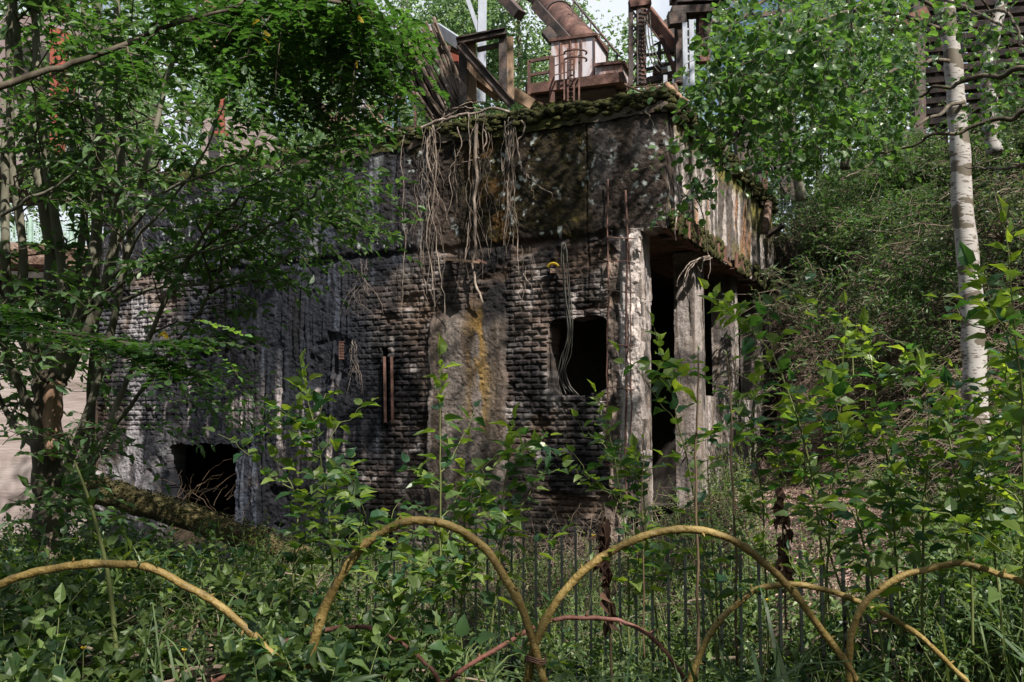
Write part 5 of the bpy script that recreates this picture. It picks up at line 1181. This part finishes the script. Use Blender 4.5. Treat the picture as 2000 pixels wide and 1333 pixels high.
# grass and roots brush on the wall
# litter
P0 = gpts(9000, (3, 16)); y = RNG.uniform(5.8, 16, 12000); x = 2.35+(y-6.5)*.22+RNG.normal(0, .5, 12000); P0 = np.concatenate([P0[:4500], np.stack([x, y, hgt(x, y)], 1)]); P0[:, 2] += .012
lf = MB(); s = RNG.uniform(.02, .055, len(P0)); leaves(lf, P0, randdir(len(P0), (-.12, .2)), nrm(randdir(len(P0), (.6, 1))+np.array([0, 0, 1])), s, s*.5, 'lo', .3, .3)
lf.build('leaf_litter', M['litter'], label='fallen brown leaves and bark on the path and soil', cat='leaf litter', kind='stuff')
tw = MB(); P0 = gpts(900, (3.2, 12)); P0 = np.concatenate([P0, P0[:60]+0]); P0[:, 2] += .03
P = twigs(P0, randdir(len(P0), (-.05, .25)), RNG.uniform(.15, .8, len(P0)), .1, 6, .06); tubes(tw, P, np.linspace(1, .5, 6)[None]*RNG.uniform(.003, .010, (len(P0), 1)), 5)
tw.build('fallen_twigs', M['twig'], label='fallen twigs scattered through the undergrowth', cat='twigs', kind='stuff')
# bare dry canes before the wall, right of centre
P0 = np.array([[*on_face(RNG.uniform(1000, 1240), 1000, .5)[:2], 0] for _ in range(210)])+RNG.normal(0, .25, (210, 3))*np.array([1, 1, 0]); P0[:, 2] = hgt(P0[:, 0], P0[:, 1])
P = twigs(P0, nrm(np.array([0, -.1, 1.0])+RNG.normal(0, .4, (210, 3))), RNG.uniform(.5, 1.5, 210), .45, 8, .04); tubes(tw := MB(), P, np.linspace(.004, .0015, 8)[None], 4)
tw.build('dry_canes', M['twig'], label='pale dry canes arching in front of the brickwork below the window', cat='canes', kind='stuff')
P0 = np.array([at(RNG.uniform(290, 470), RNG.uniform(960, 1060), RNG.uniform(9.5, 11.5)) for _ in range(40)]); P = twigs(P0, nrm(np.array([.2, 0, .8])+RNG.normal(0, .5, (40, 3))), RNG.uniform(.3, .9, 40), .4, 8, .018); tubes(tw := MB(), P, np.linspace(.0028, .0008, 8)[None], 4)
tw.build('dead_twigs', M['stemb'], label='bare dead twigs in front of the low dark opening', cat='twigs', kind='stuff')
# mossy fallen trunk
ml = thing('fallen_trunk', 'moss covered fallen tree trunk lying in front of the low dark opening', 'log', at(360, 1020, 8.2))
P = wiggle(stem_path([(150, 950, 8.4), (230, 968, 8.3), (330, 1000, 8.2), (430, 1032, 8.1), (520, 1062, 8.0), (600, 1090, 7.9)], 40), .03, .5, 8)
tubes(mb := MB(), P, (np.linspace(.115, .08, 40)*(1+.16*fbm(np.arange(40), np.zeros(40), .7, 3, 5)))[None], 16, True); mb.build('trunk', M['mosslog'], ml, True)
n = 2600; q, T = pathpt(P[None], RNG.uniform(0, 1, (1, n))); a = RNG.uniform(.1, 2.9, n); q = q[0]+np.stack([np.zeros(n), -np.cos(a)*.125, np.sin(a)*.125], 1); s = RNG.uniform(.012, .03, n)
lf = MB(); leaves(lf, q, randdir(n, (-.5, .6)), randdir(n, (0, 1)), s, s*.5, 'lo'); lf.build('moss_tufts', M['moss'], ml, kind='stuff')
# ------------------------------------------------------------------ dark bar fence
fe = thing('bar_fence', 'dark painted vertical bar fence between the undergrowth and the ruin', 'fence', (-1.08, 7.9, -.6))
A = np.array([-1.25, 8.06]); dF = np.array([2.5, -2.7]); dF /= np.linalg.norm(dF); nb = 40
for k in range(nb):
    p = A+dF*k*.122; zt_ = .34+.012*math.sin(k); zb_ = -.75+.45*sst(12, 34, k)
    b0 = np.array([p[0], p[1], zb_]); b1 = np.array([p[0]+random.uniform(-.006, .006), p[1], zt_])
    mb = MB(); beam(mb, b0, b1, .015, .015); mb.build('bar', M['fence'], fe)
for zz in (-.68,):
    mb = MB(); beam(mb, np.array([*A, zz]), np.array([*(A+dF*.122*(nb-1)), zz+(.3 if zz < 0 else 0)]), .012, .035); mb.build('rail', M['fence'], fe)
# ------------------------------------------------------------------ willow rod arches
def rod(label, pts, d, r, mat='willowrod', group='bent willow rods of the low border', seed=0, r1=None):
    t = thing('willow_arch', label, 'willow rod', at(pts[0][0], pts[0][1], d), group)
    P = smooth_path(path_px([(p[0], p[1], d+(p[2] if len(p) > 2 else 0)) for p in pts]), 70); P = wiggle(P, .006, .3, seed)
    rr = .86*np.linspace(r, (r1 or r*.8), 70)*(1+.04*np.sin(np.arange(70)*.9+seed)); bud = (np.arange(70) % 9 == 4); rr = rr*(1+.16*bud)*(1+.10*(fbm(np.arange(70), np.zeros(70), .35, 3, seed)-.5))
    tubes(mb := MB(), P, rr[None], 14, True)
    for k in range(6, 68, 7):
        T = nrm(P[k+1]-P[k-1]); s = nrm(np.cross(T, randdir(1)[0])); tubes(mb, np.array([P[k]+s*r*.6, P[k]+s*(r+.010)+T*.006]), np.array([[.006, .002]]), 5, True)
    mb.build('rod', M[mat], t, True)
    return P
AR = {}
AR['a'] = rod('low wide willow arch at the lower left, running off the left edge', [(-60, 1170), (-10, 1146), (60, 1122), (130, 1106), (210, 1102), (290, 1110), (370, 1148), (440, 1192), (500, 1248), (560, 1308), (600, 1362), (615, 1390)], 3.2, .0165, seed=1)
AR['b'] = rod('tallest yellow willow arch in the centre', [(592, 1400), (598, 1335), (612, 1255), (650, 1150), (710, 1066), (780, 1024), (830, 1016), (890, 1030), (950, 1076), (1000, 1150), (1032, 1225), (1052, 1300), (1068, 1350), (1080, 1400)], 3.2, .018, seed=2)
AR['c'] = rod('wide yellow willow arch right of centre reaching down to the right', [(1020, 1400, .06), (1028, 1335, .05), (1048, 1250), (1090, 1172), (1160, 1100), (1250, 1050), (1340, 1033), (1420, 1050), (1480, 1090), (1540, 1146), (1600, 1226), (1650, 1292), (1680, 1345), (1700, 1400)], 3.2, .016, seed=3)
AR['d'] = rod('thin willow arch low at the right, passing behind the wide one', [(1340, 1370), (1362, 1290), (1400, 1220), (1460, 1163), (1520, 1141), (1570, 1143), (1640, 1162), (1720, 1196), (1800, 1246), (1870, 1312), (1900, 1350), (1925, 1400)], 3.35, .0125, seed=4)
AR['e'] = rod('willow arch at the lower right corner, running off the right edge', [(1655, 1400), (1658, 1330), (1664, 1240), (1690, 1180), (1750, 1132), (1820, 1109), (1880, 1102), (1950, 1120), (2030, 1152), (2080, 1180)], 3.2, .0135, seed=5)
AR['f'] = rod('low reddish brown willow arch left of centre near the ground', [(400, 1350), (430, 1326), (500, 1280), (600, 1240), (700, 1226), (760, 1240), (820, 1286), (860, 1332), (880, 1370)], 3.5, .011, 'redrod', seed=6)
AR['g'] = rod('low dark reddish willow arch right of centre near the ground', [(860, 1345), (900, 1312), (980, 1262), (1070, 1214), (1150, 1207), (1230, 1220), (1290, 1262), (1335, 1325), (1350, 1370)], 3.5, .010, 'redrod', seed=7)
# small leafy shoots on the rods
def shoot_on(key, ts, L=.14, nl=9):
    lf = MB(); tw = MB(); P = AR[key]; q, T = pathpt(P[None], np.array([ts])); n = len(ts)
    D = nrm(randdir(n, (.1, .9))); P_ = spray(tw, lf, q[0], D, RNG.uniform(.6, 1.2, n)*L, .002, .1, nl, .065, .020, 'lance', jit=.4, side=.6)
    return tw, lf
for key, ts, lab in (('b', [.28, .26, .3, .33, .20, .88], 'small willow shoots sprouting from the tallest arch'), ('a', [.38, .42, .78, .8], 'small willow shoots sprouting from the lower left arch'),
                     ('d', [.45, .5, .6, .62, .3], 'small willow shoots sprouting from the thin right arch'), ('c', [.16, .12, .1, .3], 'small willow shoots at the foot of the wide arch')):
    tw, lf = shoot_on(key, ts); t = thing('willow_shoot', lab, 'shoot', AR[key][int(ts[0]*69)]); tw.build('stem', M['stem'], t, True); lf.build('leaves', M['poplar'], t)
# wire tie
t = thing('wire_tie', 'rusty wire tie binding the crossing rods at centre bottom', 'wire', at(1045, 1285, 3.2)); mb = MB()
for k in range(3):
    c = at(1046, 1283+k*4, 3.2); P = np.stack([c+np.array([.034*math.cos(a), .03*math.sin(a), .006*math.sin(2*a)]) for a in np.linspace(0, 6.5, 20)]); tubes(mb, P, .0022, 4)
mb.build('wire_loop', M['rust'], t, True)
# ------------------------------------------------------------------ poplar saplings
def sapling(label, pts, r=.006, nl=26, LL=.105, WW=.060, side_n=0, shape='heart', tipy=True, t0=.15, mat='poplar', bare=0, Ls=.45, group='poplar saplings in front of the ruin'):
    P = stem_path([(p[0], p[1], p[2]) for p in pts], 30); P = wiggle(P, .008, .3, int(pts[-1][0]))
    t = thing('poplar_sapling', label, 'sapling', P[0], group)
    tw = MB(); lf = MB(); tubes(tw, P, np.linspace(r, .0016, 30)[None], 7)
    LL *= 1.14; WW *= 1.16; leaves_on(lf, P[None], nl, LL, WW, shape, t0=t0, side=.82, up=.1, jit=.3, pet=.022, taper=.25, fold=.3, curl=.18)
    if side_n:
        ts = RNG.uniform(max(.12, t0-.1), .8, (1, side_n)); q, T = pathpt(P[None], ts); D = nrm(randdir(side_n, (.05, .5))+np.array([0, -.1, .55]))
        B_ = twigs(q[0], D, RNG.uniform(.5, 1, side_n)*Ls, .1, 8, .03); tubes(tw, B_, np.linspace(.003, .0013, 8)[None], 5)
        leaves_on(lf, B_, 11, LL*.85, WW*.85, shape, t0=.15, side=.8, up=.08, jit=.35, pet=.018, fold=.3, curl=.18)
    tw.build('stem', M['stem'] if not bare else M['stemb'], t, True); lf.build('leaves', M[mat], t)
    if tipy:
        yl = MB(); leaves_on(yl, P[None][:, 24:], 7, LL*.62, WW*.55, shape, t0=.15, side=.65, up=.3, jit=.4, pet=.01); yl.build('backlit_tip_leaves', M['poplar_y'], t)  # smaller tip leaves in the colour painted for backlight
    return P
S = sapling
S('sapling standing left of the rusty slot rails', [(660, 1250, 4.6), (640, 1000, 4.5), (615, 850, 4.5), (592, 722, 4.5)], side_n=10)
S('bushy sapling crowded at the left foot of the tallest arch', [(800, 1260, 3.9), (760, 1150, 3.9), (700, 1000, 3.9), (660, 930, 3.9)], side_n=12, LL=.09)
S('straight sapling in front of the pale pilaster, its tip by the yellow stain', [(850, 1240, 4.2), (860, 1080, 4.2), (858, 900, 4.2), (860, 702, 4.2)], nl=26, side_n=7)
S('sapling right of the pilaster, tip below the brickwork', [(955, 1260, 4.3), (975, 1100, 4.3), (985, 960, 4.3), (1003, 822, 4.3)], side_n=8)
S('sapling with its tip touching the window sill', [(1230, 1270, 4.4), (1225, 1080, 4.4), (1200, 900, 4.4), (1166, 770, 4.4)], side_n=6, LL=.092)
S('sapling leaning left before the corner pillar', [(1400, 1290, 4.3), (1370, 1050, 4.3), (1325, 830, 4.3), (1278, 640, 4.3)], side_n=8)
S('thin sapling arching left before the dark doorway', [(1620, 1200, 4.4), (1580, 900, 4.4), (1520, 720, 4.4), (1470, 650, 4.4), (1405, 598, 4.4)], side_n=9, nl=24)
S('sapling with a single yellow round leaf at its tip', [(1610, 1250, 4.0), (1625, 1000, 4.0), (1640, 800, 4.0), (1652, 600, 4.0)], side_n=9, LL=.08)
S('sapling just right of the yellow tipped one', [(1760, 1250, 4.2), (1740, 950, 4.2), (1710, 780, 4.2), (1690, 640, 4.2)], side_n=9)
S('pale thickly leaved sapling in the middle of the path', [(1725, 1290, 3.7), (1700, 1120, 3.7), (1670, 980, 3.7), (1640, 820, 3.75), (1625, 760, 3.8)], nl=44, LL=.10, WW=.062, side_n=4)
S('dark dense sapling at the right edge of the path', [(1800, 1250, 3.9), (1805, 1000, 3.9), (1815, 830, 3.9), (1800, 720, 3.9)], nl=52, LL=.09, side_n=7, WW=.052)
S('dark bushy sapling under the birch trunk', [(1900, 1260, 3.7), (1890, 1050, 3.7), (1860, 900, 3.7), (1850, 760, 3.7)], nl=46, side_n=8, LL=.09, WW=.052)
S('tall near sapling at the right edge rising beside the birch', [(2000, 1250, 3.2), (2000, 950, 3.2), (1990, 700, 3.2), (1960, 440, 3.2)], nl=26, LL=.10, WW=.062, side_n=8, r=.007, Ls=.4)
S('sapling branch crossing in front of the birch trunk', [(2040, 900, 3.4), (2000, 740, 3.4), (1950, 620, 3.4), (1900, 530, 3.4)], nl=18, side_n=5)
S('small sapling between the doorway and the path', [(1500, 1290, 4.6), (1490, 1000, 4.6), (1470, 850, 4.6), (1480, 740, 4.6)], side_n=8, LL=.092)
S('low sapling at the foot of the corner pillar', [(1290, 1280, 4.8), (1270, 1100, 4.8), (1255, 960, 4.8), (1240, 880, 4.8)], side_n=8, LL=.092)
S('sapling with spreading branches right of the path', [(1960, 1290, 3.9), (1940, 1000, 3.9), (1960, 820, 3.9), (1975, 700, 3.9)], nl=34, side_n=11)
S('leafy sapling leaning over the path from the right', [(1680, 1290, 4.6), (1600, 1000, 4.6), (1560, 880, 4.6), (1540, 800, 4.6)], side_n=3, LL=.092)
S('young sapling behind the top of the tallest arch', [(900, 1250, 4.6), (905, 1100, 4.6), (910, 1000, 4.6), (930, 930, 4.6)], side_n=8, LL=.088)
S('sapling rising left of the mossy fallen trunk end', [(560, 1290, 4.3), (575, 1100, 4.4), (580, 980, 4.5), (540, 900, 4.5)], side_n=6, LL=.088, tipy=False)
for i, (lab, pts, dr) in enumerate((('bare brown stem crossing before the second column', [(1362, 1330, 3.9), (1362, 1150, 3.9), (1360, 900, 3.9), (1364, 690, 3.9)], .007), ('bare brown stem in front of the low wall', [(1440, 1300, 4.2), (1436, 1000, 4.2), (1428, 850, 4.2), (1420, 700, 4.2)], .006),
                      ('thin bare stem left of the doorway', [(1258, 1290, 4.2), (1255, 1050, 4.2), (1256, 860, 4.2)], .004), ('slender bare stem behind the wide arch', [(1405, 1300, 4.4), (1395, 1100, 4.4), (1382, 900, 4.4)], .004))):
    t = thing('leafless_sapling', lab, 'stem', at(*pts[0])); P = wiggle(stem_path(pts, 26), .01, .4, i); tubes(mb := MB(), P, np.linspace(dr, dr*.5, 26)[None], 6, True); mb.build('stem_body', M['stemb'], t, True)
    lf = MB(); leaves_on(lf, P[None][:, 16:], 5, .04, .02, 'ovate', pet=.01); lf.build('last_leaves', M['poplar'], t)
# pale green hogweed-like stalk, lower left
t = thing('pale_stalk', 'thick pale green stalk standing behind the lower left arch', 'plant', at(215, 1290, 3.6)); P = stem_path([(232, 1330, 3.6), (215, 1150, 3.6), (192, 1040, 3.6), (168, 960, 3.6), (145, 900, 3.6)], 24)
tubes(mb := MB(), P, np.linspace(.010, .004, 24)[None], 8); mb.build('stalk', M['stem'], t, True); lf = MB(); leaves_on(lf, P[None], 14, .09, .045, 'ovate', t0=.3, pet=.03, up=.2); lf.build('leaves', M['herb'], t)
for x0, y0, x1, y1, s in ((168, 960, 110, 990, 9), (192, 1040, 250, 1000, 9)): pass
# withered stems with hanging brown leaves
for lab, pts in (('withered stem with hanging dark brown leaves in front of the path', [(1535, 1230, 4.0), (1532, 1120, 4.0), (1528, 1020, 4.0), (1522, 950, 4.0)]), ('withered brown stem left of the wide arch', [(1195, 1330, 3.7), (1190, 1200, 3.7), (1180, 1090, 3.7), (1176, 1000, 3.7)])):
    t = thing('withered_stem', lab, 'dead stem', at(*pts[0])); P = stem_path(pts, 20); tubes(mb := MB(), P, np.linspace(.005, .003, 20)[None], 6); mb.build('stem', M['stemb'], t, True)
    lf = MB(); n = 46; q, T = pathpt(P[None], RNG.uniform(.3, 1, (1, n))); leaves(lf, q[0]+randdir(n)*.012, nrm(randdir(n, (-1, -.2))+np.array([0, 0, -1.0])), randdir(n, (-.3, .6)), RNG.uniform(.04, .075, n), .032, 'ovate', .7, .5); lf.build('hanging_leaves', M['deadleaf'], t)
# buttercups
for lab, x, y, d in (('buttercup at the lower left with two yellow flowers', 163, 1268, 3.3), ('buttercup low in the grass by the bottom edge at the left', 214, 1322, 3.2), ('buttercup beside the left foot of the tallest arch', 603, 1226, 3.6), ('yellow flower above the wide arch by the withered stem', 1160, 1048, 4.0), ('buttercup under the crossing of the two right arches', 1498, 1174, 3.5), ('pale yellow flower low at the left of the grass', 360, 1272, 3.3)):
    c = at(x, y, d); t = thing('buttercup', lab, 'flower', (c[0], c[1], c[2]-.25), 'buttercups'); P = smooth_path([c-np.array([.02, 0, .28]), c-np.array([0, 0, .14]), c], 10); tubes(mb := MB(), P, .0015, 5); mb.build('stem', M['stem'], t, True)
    mb = MB(); a = np.arange(5)*1.257; leaves(mb, np.tile(c, (5, 1)), np.stack([np.cos(a), np.sin(a), a*0+.5], 1), np.tile([0, 0, 1.], (5, 1)), .013, .012, 'round', -.1, -.2); mb.build('petals', M['yellow'], t)
# big dock leaves
lf = MB(); t = thing('dock_plant', 'broad crinkled leaf plant standing before the fence in the centre', 'plant', at(925, 1290, 3.7)); c = at(905, 1290, 3.7)
P0 = np.array([at(900, 1245, 3.7), at(930, 1255, 3.7), at(880, 1270, 3.6)]); 
for i in range(3): lf = MB(); leaves(lf, P0[i:i+1], np.array([[.15, -.2, .9], [.8, -.1, .5], [-.6, -.3, .3]])[i:i+1], np.array([[.1, -1, .3], [0, -.6, 1], [0, -.6, 1.]])[i:i+1], np.array([.085]), .06, 'ovate', .2, .3); lf.build('leaf_blade', M['poplar'], t, True)
mb = MB(); [tubes(mb, smooth_path([c-ez*.1, (c+p)/2, p], 8), .0025, 5) for p in P0]; mb.build('stalks', M['stem'], t, True)
lf = MB(); t = thing('dock_plant', 'dark blue green strap leaved plant between the feet of the centre arches', 'plant', at(650, 1330, 3.1)); P0 = np.tile(at(655, 1350, 3.1), (5, 1)); 
for i in range(5): lf = MB(); leaves(lf, P0[:1], np.array([[-.3, -.2, .8], [.7, -.2, .4], [.9, 0, .25], [-.6, -.3, .4], [.1, -.2, .6]])[i:i+1], np.array([[0, -.8, .5]]), np.array([.14]), .035, 'lance', .3, .5); lf.build('leaf_blade', M['herb'], t, True)
mb = MB(); tubes(mb, np.linspace(P0[0]-ez*.05, P0[0]+ez*.03, 4), .006, 6); mb.build('stalks', M['stem'], t, True)
